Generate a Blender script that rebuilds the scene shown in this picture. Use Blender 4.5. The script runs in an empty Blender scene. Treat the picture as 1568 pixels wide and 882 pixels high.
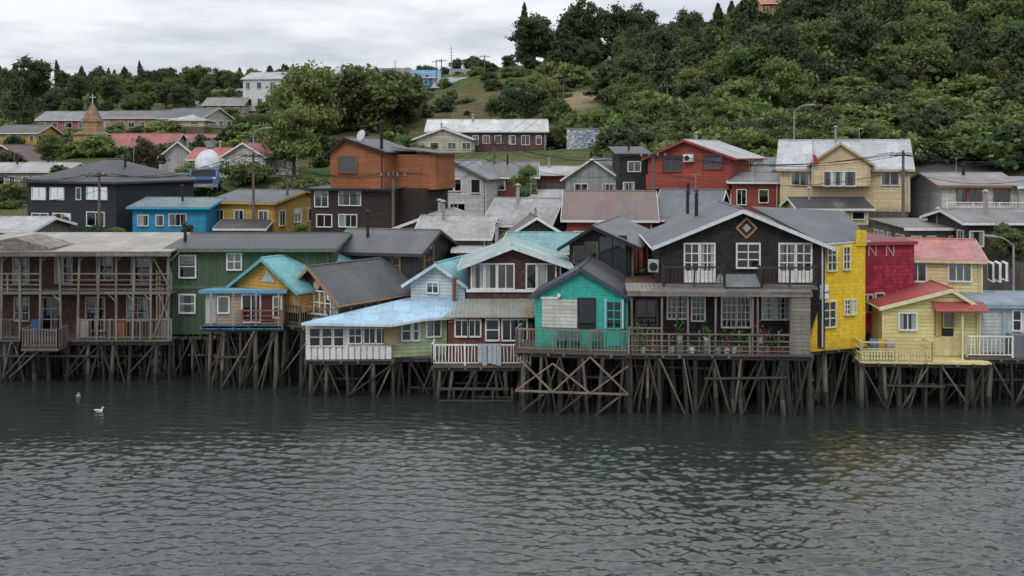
import bpy, bmesh, math, random
import numpy as np
from mathutils import Vector, Matrix
random.seed(7); R=random.Random(11)
F=1700.0; CX=784.0; HY=235.0; CZ=11.5
def X(px,D): return (px-CX)/F*D
def Zp(py,D): return CZ-(py-HY)/F*D
scene=bpy.context.scene
scene.view_settings.view_transform='Standard'; scene.view_settings.look='None'; scene.view_settings.exposure=0
# ---------------------------------------------------------------- materials
class G:
    def __init__(s,name):
        m=bpy.data.materials.new(name); m.use_nodes=True; s.m=m; s.nt=m.node_tree; s.nt.nodes.clear()
    def n(s,t,ins=None,**kw):
        nd=s.nt.nodes.new(t)
        for k,v in kw.items(): setattr(nd,k,v)
        if ins:
            for k,v in ins.items():
                if isinstance(v,bpy.types.NodeSocket): s.nt.links.new(v,nd.inputs[k])
                else: nd.inputs[k].default_value=v
        return nd
    def m_(s,op,a,b=0.0,c=0.0,clamp=False):
        nd=s.n('ShaderNodeMath',{0:a,1:b,2:c},operation=op,use_clamp=clamp); return nd.outputs[0]
    def mix(s,f,a,b,bt='MIX'):
        nd=s.n('ShaderNodeMix',{0:f,6:a,7:b},data_type='RGBA',blend_type=bt); return nd.outputs[2]
    def noise(s,vec,sc,det=3,rough=.55):
        return s.n('ShaderNodeTexNoise',{'Vector':vec,'Scale':sc,'Detail':det,'Roughness':rough}).outputs[0]
    def rmp(s,v,a,b,c=0.0,d=1.0):
        return s.n('ShaderNodeMapRange',{0:v,1:a,2:b,3:c,4:d}).outputs[0]
    def scale(s,vec,v):
        return s.n('ShaderNodeVectorMath',{0:vec,1:v},operation='MULTIPLY').outputs[0]
    def out(s,sh): s.n('ShaderNodeOutputMaterial',{'Surface':sh})
c4=lambda c:(c[0],c[1],c[2],1)
_mc={}
KIND={'shingle':(.16,.19,.10,.16,.5),'shing2':(.15,.17,.05,.10,.20),'clap':(2.6,.17,.006,.16,.20),'vert':(.19,60,.12,0,.28),
 'corr':(.85,2.4,.02,.012,.12),'board':(1.9,.22,.01,.12,.45)}
def M(kind,col,dirt=.5,col2=None,rough=None,metal=0):
    key=(kind,col,dirt,col2)
    if key in _mc: return _mc[key]
    g=G(kind+'_'+'_'.join('%02x'%int(255*min(1,c)**.45) for c in col))
    tc=g.n('ShaderNodeTexCoord').outputs['Object']
    xyz=g.n('ShaderNodeSeparateXYZ',{0:tc}).outputs
    x,y,z=xyz[0],xyz[1],xyz[2]
    base=c4(col); bh=None; line=None
    if kind in ('roofx','roofy','tile'):
        a,b=(x,y) if kind!='roofy' else (y,x)
        A,B,ea,eb,var=(.85,2.1,.03,.02,.28) if kind!='tile' else (.3,.28,.05,.12,.4)
    elif kind in KIND:
        a=g.m_('ADD',x,y); b=z; A,B,ea,eb,var=KIND[kind]
    else: a=None
    if a is not None:
        rb=g.m_('DIVIDE',b,B); rf=g.m_('FLOOR',rb); 
        aa=g.m_('ADD',g.m_('DIVIDE',a,A),g.m_('MULTIPLY',rf,.37)); af=g.m_('FLOOR',aa)
        cell=g.n('ShaderNodeCombineXYZ',{0:af,1:rf,2:0.0}).outputs[0]
        wn=g.n('ShaderNodeTexWhiteNoise',{'Vector':cell},noise_dimensions='3D').outputs[0]
        fb=g.m_('FRACT',rb); fa=g.m_('FRACT',aa)
        k=g.rmp(wn,0,1,1-var,1+var*.35)
        base=g.mix(1.0,base,g.n('ShaderNodeCombineXYZ',{0:k,1:k,2:k}).outputs[0],'MULTIPLY')
        l1=g.m_('LESS_THAN',fb,eb); l2=g.m_('LESS_THAN',fa,ea); line=g.m_('MAXIMUM',l1,l2)
        if kind in('roofx','roofy','corr'):
            bh=g.m_('SINE',g.m_('MULTIPLY',a,2*math.pi/.19)); bh=g.m_('MULTIPLY',bh,.5)
        else: bh=g.m_('SUBTRACT',g.m_('MULTIPLY',fb,-.6),line)
        lk=g.m_('MULTIPLY',line,{'roofx':.35,'roofy':.35,'corr':.35,'shing2':.25}.get(kind,.55))
        base=g.mix(lk,base,(col[0]*.25,col[1]*.25,col[2]*.25,1))
    n1=g.noise(tc,.55,4); n2=g.noise(g.scale(tc,(2.6,2.6,.35)),1.4,4); n3=g.noise(tc,9,3)
    dcol=col2 or (col[0]*.42+.012,col[1]*.40+.010,col[2]*.38+.007)
    f=g.m_('MULTIPLY',g.rmp(g.m_('ADD',n1,n2),.80,1.28),min(.95,dirt*1.25),clamp=True)
    base=g.mix(f,base,c4(dcol))
    # peeled / bare grey wood patches on painted boards
    if kind in('clap','vert','shingle','shing2','board','plain'):
        n5=g.noise(g.scale(tc,(1,1,.7)),3.1,5,.72)
        pe=g.m_('MULTIPLY',g.rmp(n5,.60,.68),.42*min(1,dirt*2),clamp=True)
        base=g.mix(pe,base,(.19,.165,.14,1) if max(col)>.12 else (.075,.065,.055,1))
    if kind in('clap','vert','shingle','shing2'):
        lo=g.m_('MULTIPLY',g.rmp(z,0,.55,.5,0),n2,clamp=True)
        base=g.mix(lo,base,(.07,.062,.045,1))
    k=g.rmp(n3,.25,.75,.80,1.1)
    base=g.mix(1.0,base,g.n('ShaderNodeCombineXYZ',{0:k,1:k,2:k}).outputs[0],'MULTIPLY')
    if kind in('roofx','roofy') or kind=='corr':
        n4=g.noise(tc,1.7,5,.7); rf_=g.m_('MULTIPLY',g.rmp(n4,.54,.70),.5 if kind!='corr' else .2,clamp=True)
        base=g.mix(rf_,base,(.12,.07,.04,1))
    rg=rough if rough is not None else (.5 if kind in('roofx','roofy','corr') else .75)
    hsum=g.m_('MULTIPLY',n3,.4)
    if bh is not None: hsum=g.m_('ADD',hsum,bh)
    bp=g.n('ShaderNodeBump',{'Strength':.6,'Distance':.02,'Height':hsum}).outputs[0]
    p=g.n('ShaderNodeBsdfPrincipled',{'Base Color':base,'Roughness':rg,'Metallic':metal,'Normal':bp,'Specular IOR Level':.3})
    g.out(p.outputs[0]); _mc[key]=g.m; return g.m
def m_glass():
    g=G('window_glass')
    fr=g.n('ShaderNodeFresnel',{'IOR':1.6}).outputs[0]
    f=g.m_('ADD',g.m_('MULTIPLY',fr,1.0),.04,clamp=True)
    t=g.n('ShaderNodeBsdfTransparent',{'Color':(.8,.85,.85,1)}).outputs[0]
    gl=g.n('ShaderNodeBsdfGlossy',{'Color':(.9,.93,.95,1),'Roughness':.04}).outputs[0]
    g.out(g.n('ShaderNodeMixShader',{0:f,1:t,2:gl}).outputs[0]); return g.m
GLASS=m_glass()
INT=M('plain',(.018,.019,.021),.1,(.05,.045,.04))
CURT=M('plain',(.50,.48,.44),.3); CURT2=M('plain',(.30,.22,.17),.4); BLIND=M('clap',(.5,.49,.45),.2)
WHITE=M('plain',(.70,.70,.67),.3); WHITEC=M('clap',(.68,.69,.67),.4)
GREYW=M('board',(.20,.175,.15),.6); GREYP=M('plain',(.22,.195,.165),.8,(.08,.065,.05)); DARKW=M('plain',(.055,.042,.033),.6)
DECK=M('board',(.15,.125,.10),.7)
def m_pile():
    g=G('piling_wood'); geo=g.n('ShaderNodeNewGeometry'); pos=geo.outputs['Position']; isl=geo.outputs['Random Per Island']
    z=g.n('ShaderNodeSeparateXYZ',{0:pos}).outputs[2]
    n=g.noise(g.scale(pos,(5,5,.8)),2.2,4,.65)
    a=g.mix(g.m_('POWER',isl,2.2),(.022,.017,.013,1),(.20,.175,.145,1))
    a=g.mix(g.rmp(n,.35,.7),g.mix(.6,a,(.018,.014,.010,1)),a)
    wet=g.rmp(g.m_('ADD',z,g.m_('MULTIPLY',n,.9)),.4,1.7,1,0)
    a=g.mix(g.m_('MULTIPLY',wet,.88),a,(.014,.016,.010,1))
    bp=g.n('ShaderNodeBump',{'Strength':.7,'Distance':.03,'Height':n}).outputs[0]
    g.out(g.n('ShaderNodeBsdfPrincipled',{'Base Color':a,'Roughness':.8,'Normal':bp}).outputs[0]); return g.m
PILE=m_pile()
BLACKM=M('plain',(.02,.02,.022),.1); METAL=M('plain',(.32,.33,.34),.5); CONC=M('plain',(.28,.27,.25),.6)
FOUND=M('vert',(.16,.14,.12),.6)
# ---------------------------------------------------------------- building kit
class Bld:
    def __init__(s,name,px,D,py,yaw=0,wx=None):
        s.name=name; s.ox=X(px,D); s.oy=D; s.z0=Zp(py,D); s.yaw=math.radians(yaw)
        s.c=math.cos(s.yaw); s.s=math.sin(s.yaw); s.parts={}; s.faces={'F':((0,0),(1,0))}
    def wpt(s,lx,ly): return (s.ox+lx*s.c-ly*s.s, s.oy+lx*s.s+ly*s.c)
    def P(s,px,py,D):
        wx=X(px,D)-s.ox; wy=D-s.oy
        return Vector((wx*s.c+wy*s.s,-wx*s.s+wy*s.c,Zp(py,D)-s.z0))
    def hit(s,face,px,py=None):
        (lx,ly),(dx,dy)=s.faces[face]; ox,oy=s.wpt(lx,ly)
        wdx=dx*s.c-dy*s.s; wdy=dx*s.s+dy*s.c; t=(px-CX)/F
        k=(t*oy-ox)/(wdx-t*wdy)
        if py is None: return k
        return k,Zp(py,oy+k*wdy)-s.z0
    def part(s,name,mat):
        if name in s.parts and s.parts[name][2] is not mat:
            name=name+'_'+mat.name
        if name not in s.parts: s.parts[name]=([],[],mat)
        return s.parts[name]
    def prism(s,name,mat,pts,vec):
        V,Fc,_=s.part(name,mat); b=len(V); n=len(pts); vec=Vector(vec)
        for p in pts: V.append(tuple(p))
        for p in pts: V.append(tuple(Vector(p)+vec))
        Fc.append(tuple(range(b,b+n))[::-1]); Fc.append(tuple(range(b+n,b+2*n)))
        for i in range(n):
            j=(i+1)%n; Fc.append((b+i,b+j,b+n+j,b+n+i))
    def quad(s,name,mat,pts):
        V,Fc,_=s.part(name,mat); b=len(V); V.extend(tuple(p) for p in pts); Fc.append(tuple(range(b,b+len(pts))))
    def box(s,name,mat,x0,x1,y0,y1,z0,z1):
        s.prism(name,mat,[(x0,y0,z0),(x1,y0,z0),(x1,y1,z0),(x0,y1,z0)],(0,0,z1-z0))
    def beam(s,name,mat,p,q,r,r2=None,n=4):
        r2=r if r2 is None else r2; p=Vector(p); q=Vector(q); d=q-p
        if d.length<1e-5: return
        d.normalize(); a=d.cross(Vector((0,0,1)) if abs(d.z)<.9 else Vector((1,0,0))).normalized(); b_=d.cross(a)
        V,Fc,_=s.part(name,mat); b=len(V)
        for c,rr in((p,r),(q,r2)):
            for i in range(n):
                t=2*math.pi*(i+.5)/n; V.append(tuple(c+a*math.cos(t)*rr+b_*math.sin(t)*rr))
        for i in range(n):
            j=(i+1)%n; Fc.append((b+i,b+j,b+n+j,b+n+i))
        Fc.append(tuple(range(b,b+n))[::-1]); Fc.append(tuple(range(b+n,b+2*n)))
    def obox(s,name,mat,face,u0,u1,n0,n1,z0,z1):
        (lx,ly),(dx,dy)=s.faces[face]; nx,ny=dy,-dx
        pt=lambda u,n:(lx+dx*u+nx*n,ly+dy*u+ny*n,z0)
        s.prism(name,mat,[pt(u0,n0),pt(u1,n0),pt(u1,n1),pt(u0,n1)],(0,0,z1-z0))
    def win(s,face,px0,px1,py0,py1,c=2,r=2,fr=None,cur=None,t=.07,mt=.045,door=False):
        u0,za=s.hit(face,px0,py0); u1,zb=s.hit(face,px1,py1)
        s.winm(face,min(u0,u1),max(u0,u1),min(za,zb),max(za,zb),c,r,fr,cur,t,mt,door)
    def winm(s,face,u0,u1,z0,z1,c=2,r=2,fr=None,cur=None,t=.07,mt=.045,door=False):
        fr=fr or WHITE
        s.obox('window_interior',INT,face,u0,u1,-.01,.006,z0,z1)
        cur=R.choice([None,None,None,'l','b','s']) if cur is None else cur
        w=u1-u0; h=z1-z0
        if cur=='s':
            k=R.uniform(.2,.32); s.obox('curtain',CURT,face,u0,u0+w*k,.008,.014,z0,z1); s.obox('curtain',CURT,face,u1-w*k,u1,.008,.014,z0,z1)
        elif cur=='l': s.obox('curtain',CURT,face,u0,u0+w*R.uniform(.35,.6),.008,.014,z0,z1)
        elif cur=='b': s.obox('blind',BLIND,face,u0,u1,.008,.014,z1-h*R.uniform(.3,.6),z1)
        elif cur=='f': s.obox('curtain',CURT,face,u0,u1,.008,.014,z0,z1)
        elif cur=='w': s.obox('curtain',CURT2,face,u0,u1,.008,.014,z0,z1)
        (lx,ly),(dx,dy)=s.faces[face]; nx,ny=dy,-dx
        pt=lambda u,n,z:(lx+dx*u+nx*n,ly+dy*u+ny*n,z)
        s.quad('window_glass',GLASS,[pt(u0,.03,z0),pt(u1,.03,z0),pt(u1,.03,z1),pt(u0,.03,z1)])
        o=.085
        s.obox('window_frame',fr,face,u0-t,u0,-.01,o,z0-t,z1+t); s.obox('window_frame',fr,face,u1,u1+t,-.01,o,z0-t,z1+t)
        s.obox('window_frame',fr,face,u0,u1,-.01,o,z1,z1+t); s.obox('window_frame',fr,face,u0,u1,-.01,o+.03,z0-t,z0)
        for i in range(1,c):
            u=u0+w*i/c; s.obox('window_muntin',fr,face,u-mt/2,u+mt/2,.012,.062,z0,z1)
        for i in range(1,r):
            z=z0+h*i/r; s.obox('window_muntin',fr,face,u0,u1,.014,.058,z-mt/2,z+mt/2)
        if door: s.obox('door_panel',fr,face,u0,u1,.01,.055,z0,z0+h*.28)
    def panel(s,name,mat,face,px0,px1,py0,py1,n1=.05):
        u0,za=s.hit(face,px0,py0); u1,zb=s.hit(face,px1,py1); s.obox(name,mat,face,min(u0,u1),max(u0,u1),-.01,n1,min(za,zb),max(za,zb))
    def slab(s,name,mat,pts,th=.07): s.prism(name,mat,pts,(0,0,th))
    def body(s,w,h,d,roof='gf',rise=1.0,wall=None,rm=None,ov=.3,xo=0,yo=0,zo=0,fascia=None,corner=None,found=0,setf=True,mid=.5,wname='walls',rname='roof'):
        x0,x1,y0,y1=xo,xo+w,yo,yo+d; zt=zo+h
        fs=fascia or WHITE
        if roof=='gf':
            xm=x0+w*mid
            pts=[(x0,y0,zo),(x1,y0,zo),(x1,y0,zt),(xm,y0,zt+rise),(x0,y0,zt)]
            s.prism(wname,wall,pts,(0,d,0))
            for sgn,xe in((-1,x0),(1,x1)):
                k=ov/abs(xe-xm); xa=xe+sgn*ov; za=zt-rise*k
                s.slab(rname,rm,[(xm,y0-ov,zt+rise+.012),(xa,y0-ov,za+.012),(xa,y1+ov,za+.012),(xm,y1+ov,zt+rise+.012)],.06)
                s.prism('fascia',fs,[(xm,y0-ov-.03,zt+rise-.12),(xa,y0-ov-.03,za-.12),(xa,y0-ov-.03,za+.06),(xm,y0-ov-.03,zt+rise+.06)],(0,.028,0))
                s.beam('gutter',fs,(xa+sgn*.03,y0-ov,za),(xa+sgn*.03,y1+ov,za),.045,n=5)
            s.beam('ridge_cap',rm,(xm,y0-ov,zt+rise+.06),(xm,y1+ov,zt+rise+.06),.07,n=6)
        elif roof=='gs':
            ym=y0+d*mid
            pts=[(x0,y0,zo),(x0,y1,zo),(x0,y1,zt),(x0,ym,zt+rise),(x0,y0,zt)]
            s.prism(wname,wall,pts,(w,0,0))
            for sgn,ye in((-1,y0),(1,y1)):
                k=ov/abs(ye-ym); ya=ye+sgn*ov; za=zt-rise*k
                s.slab(rname,rm,[(x0-ov,ym,zt+rise+.012),(x0-ov,ya,za+.012),(x1+ov,ya,za+.012),(x1+ov,ym,zt+rise+.012)],.06)
                for xx in(x0-ov-.03,x1+ov+.002):
                    s.prism('fascia',fs,[(xx,ym,zt+rise-.10),(xx,ya,za-.10),(xx,ya,za+.06),(xx,ym,zt+rise+.06)],(.028,0,0))
                s.prism('eave_board',fs,[(x0-ov,ya+sgn*.002,za-.10),(x1+ov,ya+sgn*.002,za-.10),(x1+ov,ya+sgn*.002,za+.05),(x0-ov,ya+sgn*.002,za+.05)],(0,sgn*.028,0))
            s.beam('ridge_cap',rm,(x0-ov,ym,zt+rise+.06),(x1+ov,ym,zt+rise+.06),.07,n=6)
        elif roof=='hip':
            s.box(wname,wall,x0,x1,y0,y1,zo,zt)
            a,b,c_,e=x0-ov,x1+ov,y0-ov,y1+ov; ym=(c_+e)/2; k=(e-c_)/2*.9
            r1=(a+k,ym,zt+rise); r2=(b-k,ym,zt+rise); z=zt+.01
            for q in([(a,c_,z),(b,c_,z),r2,r1],[(b,e,z),(a,e,z),r1,r2],[(a,e,z),(a,c_,z),r1],[(b,c_,z),(b,e,z),r2]):
                s.slab(rname,rm,q,.06)
            s.beam('ridge_cap',rm,(r1[0],ym,zt+rise+.06),(r2[0],ym,zt+rise+.06),.07,n=6)
            s.box('eave_board',fs,a,b,c_-.03,c_-.002,zt-.10,zt+.06)
            s.box('eave_board',fs,b+.002,b+.03,c_,e,zt-.10,zt+.06)
        elif roof=='shed':
            s.prism(wname,wall,[(x0,y0,zo),(x0,y1,zo),(x0,y1,zt+rise),(x0,y0,zt)],(w,0,0))
            sl=rise/d; za=zt-sl*ov+.012; zb=zt+rise+sl*ov+.012
            s.slab(rname,rm,[(x0-ov,y0-ov,za),(x1+ov,y0-ov,za),(x1+ov,y1+ov,zb),(x0-ov,y1+ov,zb)],.06)
            s.prism('eave_board',fs,[(x0-ov,y0-ov-.002,za-.10),(x1+ov,y0-ov-.002,za-.10),(x1+ov,y0-ov-.002,za+.06),(x0-ov,y0-ov-.002,za+.06)],(0,-.03,0))
        elif roof=='none': s.box(wname,wall,x0,x1,y0,y1,zo,zt)
        if roof in('gf','gs') and w>3: s.beam('downspout',fs,(x1-.12,y0-.06,zo+.05),(x1-.12,y0-.06,zt-.05),.035,n=6)
        if corner:
            for xx,yy in((x0,y0),(x1,y0),(x1,y1)):
                s.box('corner_board',corner,xx-.05,xx+.05,yy-.05,yy+.05,zo,zt-.02)
        if found: s.box('foundation',FOUND,x0+.03,x1-.03,y0+.03,y1-.03,zo-found,zo-.004)
        if setf:
            s.faces['F']=((x0,y0),(1,0)); s.faces['R']=((x1,y0),(0,1)); s.faces['L']=((x0,y1),(0,-1))
        s.w,s.h,s.d=w,h,d
    def chimney(s,x,y,z,h=1.0,r=.09,mat=None):
        mat=mat or BLACKM
        s.beam('chimney_pipe',mat,(x,y,z),(x,y,z+h),r,n=10); s.beam('chimney_cap',mat,(x,y,z+h+.08),(x,y,z+h+.2),r*2,r*.4,n=10)
        s.beam('chimney_cap',mat,(x,y,z+h-.01),(x,y,z+h+.09),r*.5,n=6)
    def tvant(s,x,y,z,h=1.3):
        s.beam('tv_antenna',METAL,(x,y,z),(x,y,z+h),.022,n=5); s.beam('tv_antenna',METAL,(x-.35,y,z+h-.05),(x+.35,y,z+h-.05),.016,n=4)
        for k in(-.3,-.15,0,.15,.3): s.beam('tv_antenna',METAL,(x+k,y-.25,z+h-.05),(x+k,y+.25,z+h-.05),.012,n=4)
    def rail(s,p,q,h=.95,gap=.14,mat=None,pt=.035,bt=.018,style='v',name='railing'):
        mat=mat or GREYP; p=Vector(p); q=Vector(q); L=(q-p).length; up=Vector((0,0,h)); d=(q-p)/L
        s.beam(name,mat,p+up,q+up,.045); s.beam(name,mat,p+Vector((0,0,.12)),q+Vector((0,0,.12)),.03)
        n=max(1,round(L/1.6))
        for i in range(n+1):
            a=p+(q-p)*i/n; s.beam(name,mat,a,a+up*1.05+Vector((R.uniform(-.02,.02),0,0)),.055)
        if style=='v':
            k=max(2,int(L/gap))
            for i in range(1,k):
                if R.random()<.04: continue
                a=p+(q-p)*(i/k)+Vector((0,0,.12)); s.beam(name,mat,a,a+Vector((R.uniform(-.03,.03),0,h-.13)),bt)
        elif style=='h':
            for k in(.38,.65): s.beam(name,mat,p+up*k,q+up*k,.03)
        elif style=='p':
            k=int(L/.13)
            for i in range(k):
                a=p+(q-p)*((i+.5)/k)+Vector((0,0,.05)); s.beam(name,mat,a,a+Vector((0,0,h-.05+R.uniform(-.03,.03))),.05)
    def piles(s,x0,x1,y0,y1,n=None,rows=4,top=-.12,brace=.85,deck=True,th=.14,dmat=None):
        n=n or max(3,int((x1-x0)/.85)); wb=-s.z0-1.2; rows+=1
        for j in range(rows):
            yy=y0+.12+(y1-y0-.3)*j/max(1,rows-1); prev=None; hist=[]
            for i in range(n+1):
                xx=x0+.12+(x1-x0-.24)*i/n+R.uniform(-.28,.28); xx=min(max(xx,x0+.08),x1-.08)
                lean=R.uniform(-.25,.25); r=R.uniform(.055,.13)
                a=Vector((xx+lean,yy+R.uniform(-.2,.2),wb)); b=Vector((xx,yy,top))
                mid=(a+b)/2+Vector((R.uniform(-.08,.08),R.uniform(-.05,.05),0))
                s.beam('pilings',PILE,a,mid,r*1.15,r,n=8); s.beam('pilings',PILE,mid,b,r,r*.82,n=8)
                if R.random()<.4:
                    o=Vector((R.uniform(.15,.55)*R.choice([-1,1]),.05,0)); s.beam('pilings',PILE,a+o*2,b+o*.3,r*.6,n=6)
                if prev is not None and R.random()<brace*(1 if j<2 else .5):
                    pa,pb=prev; 
                    if R.random()<.5: s.beam('braces',PILE,pa+(pb-pa)*R.uniform(.15,.5)+Vector((0,-.12,0)),b+Vector((0,-.12,-.1)),R.uniform(.04,.065))
                    else: s.beam('braces',PILE,pb+Vector((0,-.14,-.1)),a+(b-a)*R.uniform(.15,.5)+Vector((0,-.14,0)),R.uniform(.04,.065))
                if len(hist)>2 and R.random()<.28:
                    pa,pb=hist[-2]; s.beam('braces',PILE,pa+(pb-pa)*R.uniform(.3,.45)+Vector((0,-.2,0)),b+Vector((0,-.2,-.15)),.05)
                prev=(a,b); hist.append(prev)
            s.beam('girders',PILE,(x0-.1,yy,top-.08),(x1+.1,yy,top-.08),.11)
            if R.random()<.6:
                xa=R.uniform(x0,(x0+x1)/2); zz=top-R.uniform(.6,1.4); s.beam('girders',PILE,(xa,yy-.13,zz),(xa+(x1-x0)*.45,yy-.13,zz+R.uniform(-.1,.1)),.06)
        k=int((x1-x0)/.7)
        for i in range(k+1):
            xx=x0+.05+(x1-x0-.1)*i/k; s.beam('joists',PILE,(xx,y0-.12-R.uniform(0,.15),top+.0),(xx,y1,top+.0),.075)
        if deck: s.box('deck',dmat or DECK,x0-.05,x1+.05,y0-.1,y1,-.10,-.004)
    def done(s,pad=None):
        e=bpy.data.objects.new(s.name,None); scene.collection.objects.link(e)
        e.location=(s.ox,s.oy,s.z0); e.rotation_euler=(0,0,s.yaw); e.empty_display_size=.5
        for nm,(V,Fc,mat) in s.parts.items():
            me=bpy.data.meshes.new(nm); me.from_pydata(V,[],Fc); me.materials.append(mat)
            bm=bmesh.new(); bm.from_mesh(me); bmesh.ops.recalc_face_normals(bm,faces=bm.faces); bm.to_mesh(me); bm.free()
            o=bpy.data.objects.new(nm,me); scene.collection.objects.link(o); o.parent=e
        if pad: pads.append(pad)
        return e
pads=[]; foot=[]
def house(name,pl,pr,D,yb,ye,yp,d=7,yaw=0,roof='gf',wall=None,rm=None,wins=(),ov=.35,fascia=None,corner=None,found=4,done=True,auto=None,fr=None,chim=None,mid=.5):
    b=Bld(name,pl,D,yb,yaw); w=b.hit('F',pr); _,zt=b.hit('F',(pl+pr)/2,ye); 
    if roof=='gf': Dp=b.wpt(w/2,0)[1]
    elif roof in('gs','hip'): Dp=b.wpt(w/2,d*mid)[1]
    else: Dp=b.wpt(w/2,d)[1]
    rise=Zp(yp,Dp)-b.z0-zt
    b.body(w,zt,d,roof,rise,wall,rm,ov=ov,fascia=fascia,corner=corner,found=found,mid=mid)
    for wn in wins: b.win(*wn,fr=fr) if len(wn)<8 else b.win(*wn[:7],fr=fr,cur=wn[7])
    if auto:
        n,rows=auto[0],auto[1]
        for f,L in (('F',w),('R',d),('L',d)):
            k=n if f=='F' else max(1,int(n*d/w))
            for j in range(rows):
                hh=zt/rows; zc=hh*j+hh*.55
                for i in range(k):
                    uc=L*(i+.5)/k+R.uniform(-.25,.25); ww=min(1.1,L/k*.55)*R.uniform(.6,1.05); b.winm(f,uc-ww/2,uc+ww/2,zc-hh*R.uniform(.15,.22),zc+hh*.2,R.choice([1,2,2]),1,fr)
    if chim: b.chimney(w*chim[0],d*chim[1],zt+rise*.5,chim[2])
    elif 60<D<130:
        if R.random()<.6: b.chimney(w*R.uniform(.2,.8),d*.4,zt+rise*.6,R.uniform(.8,1.4),R.uniform(.07,.12),R.choice([BLACKM,METAL]))
        if R.random()<.5: b.tvant(w*R.uniform(.2,.8),d*.5,zt+rise*.7,R.uniform(1.2,2.0))
    cx,cy=b.wpt(w/2,d/2); r=max(w,d)*.62
    if D>74: pads.append((cx,cy,b.z0,r))
    foot.append((cx,cy,r))
    if done: b.done()
    return b
# palette
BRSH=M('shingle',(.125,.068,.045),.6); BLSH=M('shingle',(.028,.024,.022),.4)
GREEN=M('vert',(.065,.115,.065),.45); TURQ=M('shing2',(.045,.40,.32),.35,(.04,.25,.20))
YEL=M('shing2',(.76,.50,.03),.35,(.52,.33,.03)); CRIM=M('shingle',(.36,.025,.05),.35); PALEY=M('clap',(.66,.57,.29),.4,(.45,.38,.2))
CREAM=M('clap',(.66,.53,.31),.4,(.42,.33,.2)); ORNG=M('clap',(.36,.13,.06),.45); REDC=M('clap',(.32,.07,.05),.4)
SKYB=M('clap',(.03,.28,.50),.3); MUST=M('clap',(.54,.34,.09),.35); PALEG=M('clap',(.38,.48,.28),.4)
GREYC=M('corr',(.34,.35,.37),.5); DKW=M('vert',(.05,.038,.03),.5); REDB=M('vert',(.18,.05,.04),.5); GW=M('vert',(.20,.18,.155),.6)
def RF(c,ax='x',dirt=.5,c2=None): return M('roof'+ax,c,dirt,c2)
rDG=(.055,.06,.068); rG=(.20,.21,.22); rLG=(.40,.41,.42); rTURQ=(.18,.42,.45); rBLUE=(.40,.58,.72)
# ================================================================ WATERFRONT ROW
b=Bld('weathered_balcony_house',-90,56,520)
W=b.hit('F',262)
b.body(W,4.25,6.5,'none',0,BRSH,None,yo=1.6,wname='walls')
b.faces['R']=((W,1.6),(0,1))
b.slab('roof',RF((.36,.33,.29),'x',.6),[(-.3,-.35,4.40),(W+.1,-.35,4.42),(W+.1,8.4,4.75),(-.3,8.4,4.75)],.07)
b.prism('eave_board',GREYW,[(-.3,-.40,4.22),(W+.1,-.40,4.24),(W+.1,-.40,4.46),(-.3,-.40,4.44)],(0,.045,0))
b.box('balcony_floor',GREYW,0,W,0,1.58,2.28,2.42)
b.prism('gable_shingles',M('shingle',(.26,.23,.20),.5),[(2.2,-.1,4.5),(5.6,-.1,4.5),(5.6,-.1,4.62),(3.7,-.1,5.15),(2.2,-.1,4.9)],(0,3,0))
for px in(2,30,62,92,120,150,177,205,232,258):
    p=b.P(px,450,56); b.beam('veranda_posts',GREYP,(p.x+R.uniform(-.08,.08),.05,0),(p.x+R.uniform(-.08,.08),.05,4.4),.07)
    b.beam('veranda_posts',GREYP,(p.x,.05,3.9),(p.x+.5,.05,4.4),.04)
    if R.random()<.4: b.beam('veranda_posts',GREYP,(p.x,.06,1.9),(p.x-.4,.06,2.3),.04)
b.beam('brace',GREYP,(W-1.0,.0,4.3),(W-.05,.0,2.6),.05); b.beam('brace',GREYP,(W-.6,.0,2.3),(W-.05,.0,.9),.05); b.beam('brace',GREYP,(W-.9,.0,.1),(W-.1,.0,2.2),.045)
for k in range(5): b.beam('end_boards',GREYP,(W-.75+k*.15,.12,0),(W-.75+k*.15+R.uniform(-.1,.1),.12,R.uniform(2.0,4.3)),.06)
b.rail((0,.04,2.42),(b.P(62,0,56).x,.04,2.42),.9,style='h'); 
b.rail((b.P(92,0,56).x,.04,2.42),(W,.04,2.42),.9,gap=.3,style='h')
b.rail((b.P(120,0,56).x,.04,0),(W,.04,0),1.0,gap=.16)
b.rail((0,.04,0),(b.P(30,0,56).x,.04,0),1.0,gap=.16)
bx0,bx1=b.P(36,0,55).x,b.P(92,0,55).x
b.box('bay_deck',DECK,bx0,bx1,-1.3,-.1,-.35,-.2); b.rail((bx0,-1.25,-.2),(bx1,-1.25,-.2),.9,gap=.14,style='p'); 
b.rail((bx0,-1.25,-.2),(bx0,-.1,-.2),.9,gap=.14,style='p'); b.rail((bx1,-1.25,-.2),(bx1,-.1,-.2),.9,gap=.14,style='p')
for w_ in((22,44,396,432),(86,110,394,432),(150,172,394,428),(203,232,396,432),(24,44,456,490),(66,92,456,505),(133,160,456,505),(196,226,456,490)):
    b.win('F',*w_,2,3,fr=M('plain',(.46,.43,.38),.4))
for px,m_ in ((52,(.05,.1,.25)),(128,(.4,.35,.3)),(185,(.3,.08,.05)),(246,(.45,.42,.38))):
    p=b.P(px,0,56.6).x; b.box('veranda_clutter',M('plain',m_),p-.2,p+.2,.7,1.1,0,R.uniform(.5,1.0))
b.piles(0,W,0,7,rows=5); b.done()
b=house('green_corrugated_house',263,506,57,512,381,359,d=9,roof='gs',wall=GREEN,rm=RF(rDG),fascia=M('plain',(.12,.17,.12),.4),found=0,
  wins=[('F',276,299,392,424,1,2,'b'),('F',349,369,389,412,2,2,'f'),('F',276,298,452,478,1,2,'s'),('F',420,440,395,420,2,2)],done=False,chim=(0.02,.2,.9))
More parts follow.
